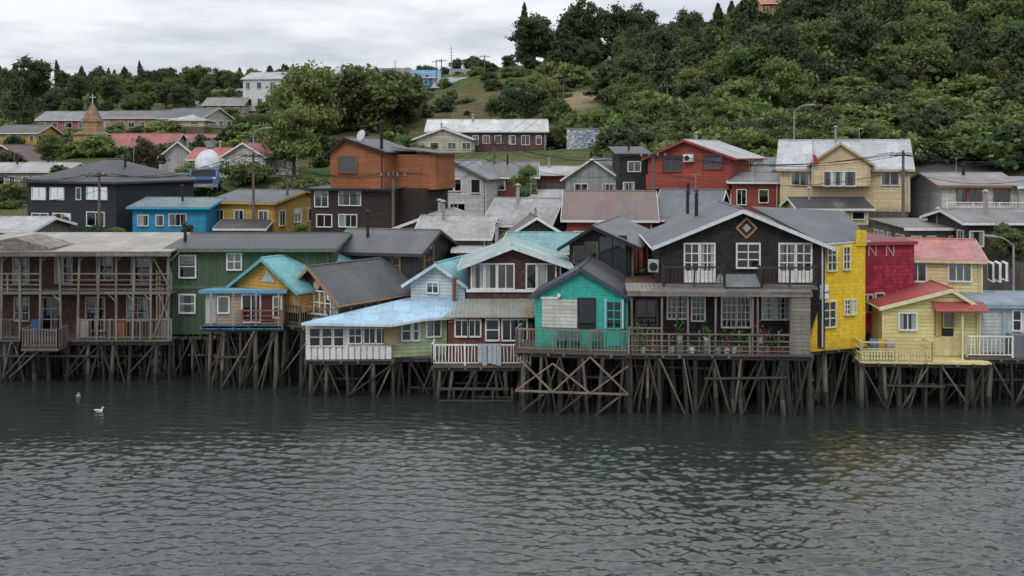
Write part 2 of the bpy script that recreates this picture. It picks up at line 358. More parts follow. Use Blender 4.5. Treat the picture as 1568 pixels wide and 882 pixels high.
b.box('band_board',M('plain',(.09,.15,.09)),0,b.w,-.04,-.002,2.35,2.5)
b.piles(0,b.w,0,8,rows=5,deck=False); b.done()
b=house('orange_gable_cabin',362,456,57,470,437,396,d=6.2,yaw=-33,roof='gf',wall=M('clap',(.55,.30,.07),.35),rm=RF(rTURQ,'y',.45),fascia=M('plain',(.14,.36,.40),.3),found=0,done=False,ov=.35)
u,z=b.hit('F',411,424); b.prism('gable_vent',M('plain',(.35,.45,.5)),[(u-.45,-.04,z-.25),(u+.45,-.04,z-.25),(u,-.04,z+.35)],(0,.03,0)); b.done()
b=house('blue_trim_cabin',314,433,54.6,497,446,438,d=5.5,roof='shed',wall=M('clap',(.42,.34,.26),.4),rm=RF(rTURQ,'x',.4),fascia=M('plain',(.12,.30,.48),.3),found=0,done=False,ov=.25)
b.panel('wall_panel',M('plain',(.45,.47,.48)),'F',316,331,446,495,.02)
b.win('F',335,350,455,478,1,1,cur='f'); b.win('F',372,398,452,492,2,1,fr=WHITE,cur='0'); b.panel('wall_panel',M('plain',(.10,.03,.03)),'F',400,420,452,493,.02); b.win('F',420,430,455,485,1,2)
b.box('deck_band',M('plain',(.07,.22,.4)),-.1,b.w+.1,-.5,-.42,-.16,.02)
b.rail((1.9,-.42,0),(b.w,-.42,0),.75,style='h',mat=M('plain',(.25,.12,.08)))
for k in(.4,1.5,2.6,3.7): b.beam('porch_posts',M('plain',(.4,.32,.24)),(k,-.4,0),(k,-.4,b.h-.05),.05)
b.piles(0,b.w,-.4,5.5,rows=4); b.done()
b=house('dark_gable_cabin',444,519,56.3,490,452,409,d=5.2,yaw=-35,roof='gf',wall=M('clap',(.05,.035,.028),.4),rm=RF((.085,.088,.095),'y'),fascia=M('plain',(.33,.20,.10),.4),found=0,done=False,ov=.42)
b.win('F',473,507,445,482,4,2,cur='f'); 
u,z=b.hit('F',486,436); b.beam('round_vent',M('plain',(.5,.4,.3)),(u,.02,z),(u,-.06,z),.22,n=12)
b.win('R',560,578,455,470,2,1)
b.piles(-.2,b.w+.3,-1.0,5,rows=4); b.rail((-.2,-1,0),(b.w+.3,-1,0),.95,gap=.16,mat=GREYP); b.rail((-.2,-1,0),(-.2,0,0),.95); b.rail((b.w+.3,-1,0),(b.w+.3,3.5,0),.95,gap=.16)
b.panel('stone_pier',M('shingle',(.5,.48,.43),.3),'F',511,519,453,490,.1)
b.done()
b=Bld('blue_roof_house',468,52.4,550,2)
W=b.hit('F',600); _,h=b.hit('F',530,499)
b.body(W,h,4.2,'none',0,WHITEC,None); 
for a,c_ in((475,490),(494,508),(512,526),(535,553),(558,574),(577,592)):
    b.win('F',a,c_,503,529 if a<530 else 525,1 if a<530 else 2,2 if a<550 else 1,t=.045,mt=.035,cur='0')
for k in range(14): b.box('skirt_slats',WHITE,W*k/14+.03,W*(k+1)/14-.04,-.06,-.02,-.05,.60+R.uniform(-.04,.04))
b.faces['G']=((W,.25),(math.cos(math.radians(12)),math.sin(math.radians(12))))
u2=b.hit('G',684); ca,sa=math.cos(math.radians(12)),math.sin(math.radians(12))
g0=Vector((W+.01,.25,0)); g1=g0+Vector((ca*u2,sa*u2,0)); nv=Vector((-sa,ca,0))*3.5
b.prism('green_walls',PALEG,[g0,g1,g1+nv,g0+nv],(0,0,h+.15))
b.win('G',616,628,493,520,1,2); b.win('G',633,641,493,520,1,2); b.win('G',654,674,490,514,2,1)
pts=[b.P(462,496,52.0),b.P(601,498,51.9),b.P(650,489,52.7),b.P(716,485,53.6),b.P(716,438,59),b.P(640,454,58)]
RB_=RF(rBLUE,'x',.35,(.30,.46,.6))
b.slab('roof',RB_,[pts[0],pts[1],pts[5]],.06); b.slab('roof',RB_,[pts[1],pts[2],pts[5]],.06)
b.slab('roof',RB_,[pts[2],pts[3],pts[4],pts[5]],.06)
for i in range(3): b.beam('eave_board',M('plain',(.6,.65,.68)),pts[i]+Vector((0,-.03,-.02)),pts[i+1]+Vector((0,-.03,-.02)),.07)
b.panel('leaning_board',M('plain',(.30,.22,.13)),'F',588,608,500,527,.15)
b.chimney(b.P(695,0,55.5).x,3.2,.9+h-.3,1.2,mat=M('plain',(.25,.12,.06)))
b.piles(0,W+.1,0,5.5,rows=4); b.piles(W,W+2.6,.6,5.5,rows=4,deck=True); b.done()
b=house('brown_shingle_house',716,862,54,545,404,377,d=5.0,roof='gf',wall=M('shingle',(.10,.052,.038),.4),rm=RF((.32,.43,.43),'y',.5),fascia=M('plain',(.60,.68,.70),.3),found=0,done=False,ov=.45,
  wins=[('F',723,740,405,441,1,1,'s'),('F',744,759,405,441,1,1,'l'),('F',763,786,405,441,2,1,'w'),('F',807,820,405,441,1,1,'0'),('F',824,850,405,441,2,1,'l')],mid=.47)
b.panel('trim',WHITE,'F',714,858,443,447,.1)
b.box('porch_wall',M('vert',(.17,.06,.045),.5),b.P(686,0,52.5).x,b.P(816,0,52.5).x,-1.5,-.01,0,1.85)
q0=b.P(678,487,52.1); q1=b.P(818,487,52.1); q2=b.P(823,459,54); q3=b.P(708,459,54)
b.slab('porch_roof',RF((.27,.31,.29),'x',.8,(.22,.13,.08)),[q0,q1,q2,q3],.05)
b.faces['A']=((b.P(686,0,52.5).x,-1.5),(1,0))
b.win('A',698,716,491,514,2,1); b.win('A',719,735,491,514,2,1,cur='0'); b.win('A',745,763,490,520,1,2); b.win('A',770,806,490,520,3,1,cur='0')
x0=b.P(662,0,51.6).x; x1=b.P(812,0,51.6).x
b.piles(x0,x1,-2.4,4.5,rows=5); b.rail((x0,-2.4,0),(x1,-2.4,0),.95,gap=.15,mat=WHITE,bt=.03); b.rail((x0,-2.4,0),(x0,-1.0,0),.95,gap=.15,mat=WHITE)
for k in range(5): 
    xa=x0+1.0+k*.9; b.beam('low_frame',PILE,(xa,-2.55,-1.0),(xa+.02,-2.55,-2.9),.07)
b.beam('low_frame',PILE,(x0+.3,-2.6,-1.05),(x1-1,-2.6,-1.05),.07); b.beam('low_frame',PILE,(x0+.3,-2.6,-1.6),(x1-.8,-2.6,-1.6),.06)
for px in (735,742,750,757,764):
    p=b.P(px,530,51.5); b.box('draped_net',M('plain',(.40,.48,.52),.5),p.x-.09,p.x+.1,-2.5,-2.46,R.uniform(.0,.2),1.02)
b.done()
b=house('turquoise_house',819,961,50.4,531,452,411,d=6,yaw=-9,roof='gf',wall=TURQ,rm=RF(rDG,'y'),fascia=M('plain',(.06,.07,.10),.3),found=0,done=False,ov=.22)
b.panel('roller_blind',M('clap',(.55,.56,.50),.3),'F',830,884,458,502,.05)
b.panel('window_frame',WHITE,'F',828,856,454,458,.09)
b.win('F',887,910,458,500,1,1,fr=BLACKM,cur='0'); b.win('F',930,950,462,502,2,3,fr=M('plain',(.03,.38,.33),.2),cur='0'); b.panel('window_frame',WHITE,'F',926,929,458,503,.06); b.panel('window_frame',WHITE,'F',951,955,458,503,.06)
b.panel('door_panel',M('plain',(.03,.38,.33),.2),'F',930,950,502,530,.05)
u,z=b.hit('F',856,452); b.beam('wall_lamp',WHITE,(u,-.02,z),(u,-.18,z),.09,n=8)
for px in(860,880,915):
    p=b.P(px,0,49.8).x; b.box('deck_chairs',M('plain',(.10,.16,.15)),p-.2,p+.2,-.55,-.15,.38,.44); b.box('deck_chairs',M('plain',(.10,.16,.15)),p-.2,p+.2,-.2,-.15,.445,.9)
    for q_ in(-.18,.18): b.beam('deck_chairs',BLACKM,(p+q_,-.5,0),(p+q_,-.5,.38),.02); b.beam('deck_chairs',BLACKM,(p+q_,-.2,0),(p+q_,-.2,.38),.02)
x0=-.7; x1=b.w+.1
b.piles(x0,x1,-1.0,6,rows=5,brace=.3); b.rail((x0,-1.0,0),(x1,-1.0,0),.95,gap=.15,mat=M('plain',(.25,.22,.17),.6),bt=.022); b.rail((x0,-1.0,0),(x0,.4,0),.95)
LP=M('plain',(.22,.18,.13),.7)
b.beam('cross_braces',LP,(x0,-1.25,-1.75),(x1,-1.25,-1.75),.06)
for i in range(3):
    a=x0+(x1-x0)*i/3; c_=x0+(x1-x0)*(i+1)/3
    b.beam('cross_braces',LP,(a,-1.3,-.15 if i%2==0 else -1.75),(c_,-1.3,-1.75 if i%2==0 else -.15),.05)
    b.beam('cross_braces',LP,(a,-1.24,-1.75 if i%2==0 else -.5),(c_,-1.24,-.5 if i%2==0 else -1.75),.045)
    b.beam('cross_braces',PILE,(a,-1.2,-2.9),(c_-.2,-1.2,-1.7),.06)
b.done()
b=house('dark_glazed_house',872,968,56,470,372,347,d=8,yaw=-14,roof='gf',wall=M('vert',(.028,.034,.028),.3),rm=RF((.14,.15,.16),'y'),fascia=BLACKM,found=0,done=False,ov=.5,mid=.4)
FD=M('plain',(.12,.12,.06),.3)
b.win('F',880,895,378,402,1,1,fr=FD,cur='0'); b.win('F',897,914,372,404,1,1,fr=FD,cur='0'); b.win('F',918,958,362,420,2,1,fr=BLACKM,cur='0'); b.win('R',968,985,378,412,2,1,fr=FD,cur='0')
b.win('R',988,1002,378,400,1,1,fr=FD,cur='0'); b.done()
b=Bld('black_shingle_house',1010,50.6,531,-3)
W=b.hit('F',1263); _,h=b.hit('F',1137,374); _,hp=b.hit('F',1137,322)
b.body(W,h,7.5,'gf',hp-h,BLSH,RF((.10,.11,.125),'y',.4),ov=.38,fascia=M('plain',(.60,.63,.65),.3))
b.win('F',1049,1069,374,430,2,4,cur='0',door=True); b.win('F',1073,1093,374,430,2,4,cur='s',door=True)
b.win('F',1129,1162,374,409,2,3,cur='0'); b.win('F',1194,1216,374,430,2,4,cur='s',door=True); b.win('F',1220,1241,374,430,2,4,cur='0',door=True)
u,z=b.hit('F',1143,349)
for k,(r_,m_,y_) in enumerate(((.50,M('plain',(.42,.26,.16),.3),-.05),(.38,INT,-.07),(.20,M('plain',(.4,.38,.32),.3),-.09))):
    b.prism('diamond_window',m_,[(u-r_,y_,z),(u,y_,z-r_),(u+r_,y_,z),(u,y_,z+r_)],(0,.045,0))
vx0=b.P(963,0,49.1).x; vx1=b.P(1240,0,49.1).x; vz=b.P(1100,447,49.1).z
SKR=RF((.24,.22,.19),'x',.7)
b.slab('veranda_roof',SKR,[(vx0-.1,-1.7,vz),(vx1,-1.7,vz),(vx1,.0,vz+.16),(vx0-.1,.0,vz+.16)],.06)
b.box('veranda_beam',GREYW,vx0-.1,vx1,-1.74,-1.705,vz-.16,vz+.07)
b.slab('awning',RF((.22,.26,.27),'x',.5),[b.P(1092,440,49.3),b.P(1165,440,49.3),b.P(1157,421,50.2),b.P(1100,421,50.2)],.04)
bz=vz+.22
for a,c_ in((1016,1108),(1164,1248)):
    xa,xb=b.P(a,0,49.6).x,b.P(c_,0,49.6).x
    b.box('balcony_floor',GREYW,xa,xb,-1.2,-.01,bz-.12,bz); b.rail((xa,-1.18,bz),(xb,-1.18,bz),.85,gap=.17,mat=DARKW); b.rail((xa,-1.18,bz),(xa,0,bz),.85,gap=.17,mat=DARKW); b.rail((xb,-1.18,bz),(xb,0,bz),.85,gap=.17,mat=DARKW)
b.box('wing_walls',M('clap',(.10,.055,.035),.5),vx0+.02,-.002,.05,6,0,vz)
b.faces['V']=((vx0,-.0),(1,0))
for a,c_,e,f_,cc,rr in((1023,1034,453,487,2,4),(1037,1051,453,487,2,4),(1060,1078,453,490,3,4),(1106,1126,456,500,3,4),(1129,1148,456,500,3,4),(1168,1186,456,488,3,4),(1190,1207,456,488,3,4)):
    b.win('F',a,c_,e,f_,cc,rr,cur='0' if R.random()<.7 else 's',mt=.035)
b.win('V',975,1005,460,500,2,2,fr=M('plain',(.2,.12,.08)),cur='0')
for px in(968,1013,1053,1094,1150,1158,1208):
    p=b.P(px,0,49.2).x; b.beam('veranda_posts',GREYP,(p,-1.55,0),(p+R.uniform(-.05,.05),-1.55,vz),.06)
for px in (1000,1070,1130,1190):
    p=b.P(px,0,49.2).x; b.beam('veranda_posts',GREYP,(p,-1.5,0),(p,-1.5,1.0),.05)
b.rail((vx0,-1.62,0),(b.P(1208,0,49).x,-1.62,0),.85,style='h',mat=GREYP)
b.rail((vx0,-1.6,0),(b.P(1013,0,49).x,-1.6,0),1.1,gap=.2,mat=GREYP)
CF=M('clap',(.23,.21,.18),.6)
xa,xb=b.P(1209,0,49).x,b.P(1238,0,49).x
b.box('slatted_screen',CF,xa,xb,-1.66,-1.6,-.05,vz-.0); b.box('slatted_screen_side',CF,xb-.05,xb,-1.59,-.2,-.05,vz-.02)
LFm=M('plain',(.05,.10,.03),.6); POT=M('plain',(.30,.12,.08),.4)
for px in(973,985,1002,1030,1042,1060,1078,1083,1100,1113,1125,1135,1165,1175,1190,1200):
    x_=b.P(px,0,48.9).x; zz=R.choice([0,0,.45]); y_=R.uniform(-1.55,-1.2)
    if zz: b.box('planter_stand',GREYP,x_-.15,x_+.15,y_-.12,y_+.12,0,zz)
    b.beam('flower_pots',R.choice([POT,POT,M('plain',(.6,.6,.58)),M('plain',(.3,.28,.25))]),(x_,y_,zz),(x_,y_,zz+.28),.11,.16,n=9)
    fm=R.choice([LFm,LFm,LFm,M('plain',(.09,.14,.04),.6),M('plain',(.25,.08,.09),.3)])
    for _ in range(70):
        d_=Vector((R.gauss(0,.14),R.gauss(0,.12),abs(R.gauss(0,.26)))); c_=Vector((x_,y_,zz+.28))+d_; t_=Vector((R.uniform(-1,1),R.uniform(-1,1),R.uniform(-1,1)))*.08; t2=Vector((R.uniform(-1,1),R.uniform(-1,1),R.uniform(-1,1)))*.06
        b.quad('potted_plants',fm,[c_-t_,c_+t2,c_+t_,c_-t2])
p=b.P(1003,408,50.3); b.box('air_conditioner',M('plain',(.42,.43,.43)),p.x-.3,p.x+.15,-.4,-.05,p.z-.25,p.z+.3); b.beam('air_conditioner_fan',BLACKM,(p.x-.08,-.41,p.z),(p.x-.08,-.43,p.z),.19,n=14)
b.piles(vx0,vx1,-1.6,6.5,n=11,rows=6,brace=.95); b.chimney(W*.3,5,hp-.6,1.2); b.done()
b=Bld('yellow_shingle_hostel',1262,50.4,533,24)
W=b.hit('F',1325); _,h=b.hit('F',1300,374)
b.body(W,h,4.8,'none',0,YEL,None)
_,zq=b.hit('F',1262,440)
b.prism('flared_wall',YEL,[(-.95,-.012,-.05),(.02,-.012,-.05),(.02,-.012,zq+.1)],(0,.6,0))
q=[b.P(1259,374,50.2),b.P(1332,369,51.9),b.P(1292,325,57.5),b.P(1150,318,56.5)]
b.slab('roof',RF((.10,.11,.125),'x',.4),q,.07)
b.beam('eave_board',M('plain',(.6,.63,.65)),q[0]+Vector((0,-.03,0)),q[1]+Vector((0,-.03,0)),.06)
b.panel('parapet',YEL,'F',1311,1325,353,376,.08)
YF=M('plain',(.66,.62,.42),.3)
for w_ in((1267,1279,379,413),(1291,1300,379,411),(1261,1278,463,499),(1293,1300,460,480),(1302,1309,460,480)): b.win('F',*w_,2,3,fr=YF,cur='0')
b.panel('hostel_sign',WHITE,'F',1254,1266,436,457,.12)
b.piles(-.9,W,0,4.8,rows=5,deck=True,dmat=YEL)
b.done()
txt=bpy.data.curves.new('hostel_lettering','FONT'); txt.body='Hostel'; txt.size=.16; txt.extrude=.004; txt.materials.append(BLACKM)
e=bpy.data.objects['yellow_shingle_hostel']; to=bpy.data.objects.new('hostel_lettering',txt); scene.collection.objects.link(to); to.parent=e
u,z=b.hit('F',1255,449); to.location=(u,-.13,z); to.rotation_euler=(math.pi/2,0,0)
b=house('crimson_house',1318,1400,53.4,510,372,353,d=7,yaw=10,roof='shed',wall=CRIM,rm=RF((.22,.05,.06)),fascia=M('plain',(.30,.04,.05),.3),found=0,done=False,ov=.12)
PK=M('plain',(.55,.40,.43),.3)
for w_ in((1321,1326,452,476),(1329,1335,452,476),(1341,1352,450,470)): b.win('F',*w_,1,2,fr=PK,cur='0')
for px in(1330,1357):
    for k,(a,c_) in enumerate((((0,17),(0,0)),((0,0),(11,17)),((11,17),(11,0)))):
        u,z=b.hit('F',px+a[0],375+a[1]); u2,z2=b.hit('F',px+c_[0],375+c_[1]); b.beam('zigzag_window',M('plain',(.5,.38,.40),.4),(u,-.02,z),(u2,-.02,z2),.03)
b.piles(0,b.w,.2,6,rows=5,deck=False); b.done()
b=house('pale_yellow_house',1381,1503,54.5,520,397,368,d=5.5,yaw=-12,roof='gs',wall=PALEY,rm=RF((.38,.12,.11),'x',.5,(.42,.25,.23)),fascia=M('plain',(.6,.5,.3),.3),found=0,done=False,ov=.25,corner=M('plain',(.7,.62,.38)))
b.win('F',1393,1417,402,430,2,1,cur='0'); b.win('F',1453,1486,402,430,3,1,cur='f'); b.win('R',1513,1520,402,430,1,2); b.win('R',1523,1530,402,430,1,2); b.win('R',1534,1540,402,428,1,2); b.done()
PYC=M('clap',(.68,.60,.28),.35,(.5,.42,.2))
b=house('pale_yellow_cottage',1352,1500,51.4,545,470,443,d=4.5,yaw=-4,roof='gf',wall=PYC,rm=RF((.36,.08,.075),'y',.4),fascia=M('plain',(.70,.64,.38),.3),found=0,done=False,ov=.22,mid=.70,corner=M('plain',(.7,.62,.38)))
b.win('F',1377,1402,480,504,2,1,cur='s'); b.panel('porch_shade_panel',INT,'F',1431,1460,474,515,.012); b.win('F',1445,1459,478,500,1,1,cur='w',fr=M('plain',(.45,.38,.16))); b.panel('door_panel',M('vert',(.50,.40,.16)),'F',1432,1441,474,515,.05)  # flat dark panel on the wall paints in the shade of a porch recess
u=b.hit('F',1467); b.beam('porch_posts',M('plain',(.68,.60,.32)),(u,-.6,0),(u,-.6,b.h-.1),.06); u2=b.hit('F',1429)
b.slab('porch_roof',RF((.36,.08,.075),'x',.4),[(u2-.1,-.85,b.h-.12),(b.w+.15,-.85,b.h-.12),(b.w+.15,-.02,b.h+.2),(u2-.1,-.02,b.h+.2)],.05)
x0=b.P(1318,0,50.2).x; x1=b.P(1428,0,49.8).x
YR=M('plain',(.66,.58,.29),.4)
b.piles(x0,b.w,-1.3,4.5,rows=5,dmat=YR); b.rail((x0,-1.35,0),(x1,-1.35,0),.85,style='h',mat=YR); b.rail((x1,-1.35,0),(x1,0,0),.85,style='h',mat=YR); b.rail((x0,-1.35,0),(x0,.3,0),.85,style='h',mat=YR)
b.rail((x0,-1.33,0),(x1,-1.33,0),.45,style='p',mat=YR); b.panel('rear_balcony',YR,'F',1431,1480,517,545,.02)
for px,cc in((1340,(.1,.2,.4)),(1352,(.5,.3,.05)),(1365,(.5,.5,.5))): 
    p=b.P(px,0,50.3).x; b.beam('barrels',M('plain',cc),(p,-.9,0),(p,-.9,.9),.2,n=10); b.beam('barrels',BLACKM,(p,-.9,.3),(p,-.9,.34),.21,n=10)
b.done()
b=house('white_grey_cottage',1502,1640,51.6,540,468,449,d=5,yaw=-4,roof='gs',wall=M('clap',(.60,.64,.65),.4),rm=RF((.24,.30,.36),'x'),fascia=M('plain',(.30,.36,.44)),found=0,done=False,ov=.2,
  wins=[('F',1551,1562,476,505,1,2)])
b.panel('door_panel',M('plain',(.35,.45,.5)),'F',1534,1545,476,520,.05)
x0=b.P(1481,0,50.4).x; xm_=b.P(1552,0,50.2).x
b.piles(x0,b.w,-1.2,4.5,rows=5); b.rail((x0,-1.2,0),(xm_,-1.2,0),.95,style='v',mat=WHITE,gap=.17,bt=.025); b.rail((x0,-1.2,0),(x0,.5,0),.95,style='v',mat=WHITE,gap=.2)
b.box('storage_box',M('corr',(.16,.18,.20)),xm_,xm_+1.2,-1.2,-.4,0,1.0); b.done()
# ================================================================ SECOND ROW
house('slate_roof_house',508,640,60.5,470,385,353,d=6,yaw=-14,roof='gs',wall=M('vert',(.045,.04,.04),.4),rm=RF((.10,.105,.115),'x',.4),fascia=M('plain',(.05,.05,.05)),found=2,chim=(.28,.3,1.5),wins=[('F',590,612,392,420,2,2),('R',648,662,380,415,1,2,'w')],fr=M('plain',(.35,.17,.06)))
house('pink_gable_house',598,722,71,400,352,329,d=8,yaw=-8,roof='gf',wall=M('clap',(.38,.24,.25),.4),rm=RF((.24,.25,.26),'y'),found=2,auto=(3,1))
house('white_blue_cottage',629,712,57,470,432,404,d=6,yaw=-18,roof='gf',wall=M('clap',(.52,.60,.62),.3),rm=RF(rTURQ,'y',.4),found=2,wins=[('F',655,671,433,448,2,1)],fascia=M('plain',(.55,.66,.68)))
house('low_grey_shed',640,745,66,400,362,332,d=6,yaw=-5,roof='gs',wall=GW,rm=RF((.34,.34,.33),'x',.6),found=3)
house('grey_roof_workshop',745,838,69,390,342,305,d=7,yaw=-14,roof='gs',wall=M('vert',(.33,.32,.30),.5),rm=RF((.31,.31,.31),'x',.7),found=3,auto=(2,1))
house('brown_gable_shed',770,872,66,400,364,333,d=5,yaw=5,roof='gf',wall=DKW,rm=RF((.12,.08,.06),'y'),found=3,wins=[('F',810,832,368,385,2,1)])
house('teal_roof_cabin',776,872,60,440,384,358,d=6,yaw=-6,roof='gs',wall=DKW,rm=RF((.16,.34,.35),'x',.6),found=3)
house('rusty_roof_house',868,1000,68,420,334,294,d=7,yaw=-5,roof='gs',wall=REDC,rm=RF((.17,.10,.08),'x',.8,(.12,.12,.13)),found=3,auto=(3,1))
house('blue_grey_roof_house',1002,1090,69,420,334,292,d=8,yaw=-18,roof='gs',wall=M('vert',(.05,.09,.12),.4),rm=RF((.12,.13,.15),'x',.5),found=3,fascia=WHITE)
house('red_gable_house',1030,1190,62,420,345,316,d=8,yaw=-8,roof='gf',wall=REDC,rm=RF((.15,.14,.14),'y'),found=3,fascia=M('plain',(.4,.07,.06)),chim=(.15,.2,1.2))
house('brown_flat_house',870,905,62,430,376,358,d=5,roof='shed',wall=DKW,rm=RF(rG),found=3)
house('tan_lean_shed',700,778,63,430,384,372,d=5,roof='shed',wall=M('vert',(.30,.20,.10),.5),rm=RF((.34,.34,.32)),found=3,auto=(2,1))
house('grey_shed',-30,45,66,400,352,334,d=6,roof='gs',wall=GW,rm=RF(rLG),found=3)
house('low_brown_shed',1390,1500,66,400,350,336,d=6,roof='shed',wall=GW,rm=RF((.2,.19,.18)),found=3,auto=(4,1))
house('grey_roof_shed',1480,1600,64,400,340,322,d=6,roof='gs',wall=DKW,rm=RF((.20,.20,.20),'x',.7),found=3,auto=(3,1))
# ================================================================ MIDDLE ROW
house('charcoal_house',42,178,90,358,279,245,d=9,yaw=-24,roof='hip',wall=M('clap',(.030,.034,.042),.3),rm=RF((.045,.05,.058),'x',.3),fascia=M('plain',(.05,.055,.06)),
  wins=[('F',50,70,288,305,2,1,'s'),('F',78,98,288,305,2,1,'l'),('F',118,124,288,305,1,1),('F',134,164,287,305,3,1,'s'),('F',50,74,327,344,2,1),('F',82,108,327,344,2,1),('F',134,160,325,346,2,1)])
house('charcoal_annex',180,262,93,358,274,266,d=6,roof='shed',wall=M('vert',(.02,.022,.026),.3),rm=RF(rDG),fascia=BLACKM)
house('bright_blue_house',203,316,84,361,317,304,d=6,yaw=-6,roof='gs',wall=SKYB,rm=RF((.16,.2,.22)),fascia=M('plain',(.03,.35,.55),.2),fr=M('plain',(.7,.72,.7)),
  wins=[('F',212,227,330,345,2,1),('F',240,250,330,345,1,1),('F',260,285,328,345,3,1)],chim=(.55,.3,1.2))
house('mustard_house',322,420,86,362,309,292,d=8,yaw=-22,roof='gs',wall=MUST,rm=RF((.11,.115,.125)),auto=(3,1),fascia=M('plain',(.5,.32,.08)))
house('mustard_annex',335,402,82,368,349,338,d=4,yaw=0,roof='gs',wall=MUST,rm=RF((.07,.075,.08)))
b=house('orange_and_brown_house',476,598,80,368,290,281,d=7,yaw=-16,roof='shed',wall=M('clap',(.045,.032,.028),.4),rm=RF(rDG),fascia=BLACKM,done=False,
  wins=[('F',483,502,291,316,2,1),('F',520,552,291,314,2,1,'s'),('F',486,508,329,347,2,1),('F',520,546,329,347,3,1)])
w=b.w; x0=b.hit('F',503); x1=b.hit('F',585); _,za=b.hit('F',540,278); _,zb=b.hit('F',540,232); _,zc=b.hit('F',540,212)
b.body(x1-x0,zb-za+.6,6.3,'gf',zc-zb,ORNG,RF((.08,.085,.09),'y'),xo=x0,yo=.3,zo=za-.6,setf=True,wname='upper_walls',rname='upper_roof',fascia=BLACKM,mid=.3)
b.win('F',519,546,240,264,1,1,fr=M('plain',(.25,.1,.04)),cur='0'); b.box('upper_side_walls',ORNG,x1+.01,x1+3.2,2.2,6.5,za-.6,zb-.2)
b.slab('upper_side_roof',RF((.08,.085,.09),'y'),[(x1-.1,1.9,zb+.25),(x1+3.6,1.9,zb-.15),(x1+3.6,6.9,zb-.15),(x1-.1,6.9,zb+.25)],.06)
b.box('side_wing',M('clap',(.045,.032,.028),.4),w+.01,w+2.0,1.5,6.5,0,za-.5)
b.chimney(b.P(588,0,80).x,1,za,4.2,.12)
dm=M('plain',(.5,.5,.5)); cpt=b.P(555,208,80); b.beam('dish_mast',METAL,cpt+Vector((0,.3,-.8)),cpt+Vector((0,.1,0)),.03); b.beam('satellite_dish',dm,cpt,cpt+Vector((-.06,-.14,.05)),.16,.42,n=14)
b.done()
house('white_gable_house',622,744,92,332,272,247,d=9,yaw=-14,roof='gf',wall=M('clap',(.60,.61,.60),.35),rm=RF((.20,.21,.23),'y'),fascia=M('plain',(.15,.16,.17)),mid=.6,
  wins=[('F',633,651,275,297,2,1,'s'),('F',668,680,275,292,1,1),('F',682,694,275,292,1,1),('F',697,706,275,292,1,1),('F',722,735,275,295,1,1),('F',637,660,310,326,2,1),('F',690,712,312,328,2,1)])
house('red_brown_side_house',742,820,94,332,270,249,d=7,roof='gs',wall=REDB,rm=RF((.15,.155,.165)),auto=(2,2))
house('grey_gable_house',866,950,93,312,272,243,d=8,yaw=-16,roof='gf',wall=M('vert',(.36,.37,.38),.4),rm=RF(rG,'y'),auto=(2,1),fascia=WHITE)
house('long_pale_roof_shed',812,868,93,325,302,292,d=5,roof='gs',wall=GW,rm=RF(rLG))
house('small_white_roof_shed',820,890,100,280,266,256,d=5,roof='gs',wall=REDB,rm=RF(rLG))
b=house('red_house',992,1122,88,315,241,215,d=10,yaw=-25,roof='gf',wall=REDC,rm=RF((.42,.42,.42),'y',.4),fascia=M('plain',(.30,.05,.045)),done=False,mid=.45,ov=.4,
  wins=[('F',1015,1043,239,262,2,1,'0'),('F',1077,1106,236,258,2,1,'0'),('F',1020,1040,290,308,2,1),('R',1135,1150,286,308,2,1),('R',1160,1175,286,308,2,1)],fr=M('plain',(.25,.06,.04)))
_,zz=b.hit('F',1050,286); b.box('balcony',REDC,0.2,b.w,-1.1,-.01,zz-.15,zz+.95)
p=b.P(1052,242,86); b.box('air_conditioner',WHITE,p.x-.4,p.x+.4,-.35,-.02,p.z-.3,p.z+.3); b.beam('air_conditioner_fan',BLACKM,(p.x-.1,-.36,p.z),(p.x-.1,-.37,p.z),.2,n=12)
b.panel('white_siding',M('clap',(.6,.62,.62)),'R',1150,1195,241,262,.04); b.done()
house('black_side_house',948,992,89,315,236,226,d=6,roof='shed',wall=M('clap',(.03,.028,.03),.3),rm=RF(rDG),fascia=BLACKM,wins=[('F',962,980,248,262,2,1),('F',955,970,280,295,2,1)])
house('red_lower_house',1120,1192,84,330,278,266,d=6,yaw=-10,roof='gs',wall=REDC,rm=RF(rG),auto=(2,1))
b=house('cream_house',1196,1392,80,322,257,216,d=9,yaw=-16,roof='gs',wall=CREAM,rm=RF((.42,.44,.46),'x',.35),fascia=M('plain',(.5,.42,.25)),done=False,corner=M('plain',(.65,.55,.35)),
  wins=[('F',1212,1238,262,283,2,1,'s'),('F',1262,1290,264,284,3,1,'s'),('F',1293,1310,264,284,2,1),('F',1350,1376,258,283,2,1,'s')])
w=b.w; _,zt=b.hit('F',1300,257)
b.prism('gable_cladding',GREYC,[(w+.06,0,0),(w+.06,9,0),(w+.06,9,zt),(w+.06,4.5,zt+(b.parts['ridge_cap'][0][0][2]-zt)-.15),(w+.06,0,zt)],(.03,0,0))
xa=b.hit('F',1243); xb=b.hit('F',1332)
b.body(xb-xa,zt-1.6+.2,3.5,'gf',1.35,CREAM,RF((.42,.44,.46),'y',.35),xo=xa,yo=-.9,zo=1.8,setf=False,wname='bay_walls',rname='bay_roof',fascia=M('plain',(.5,.42,.25)),ov=.25)
b.faces['Q']=((xa,-.9),(1,0))
for w_ in((1262,1272,263,284),(1276,1290,263,284),(1294,1310,263,284)): b.win('Q',*w_,1,1,cur='s')
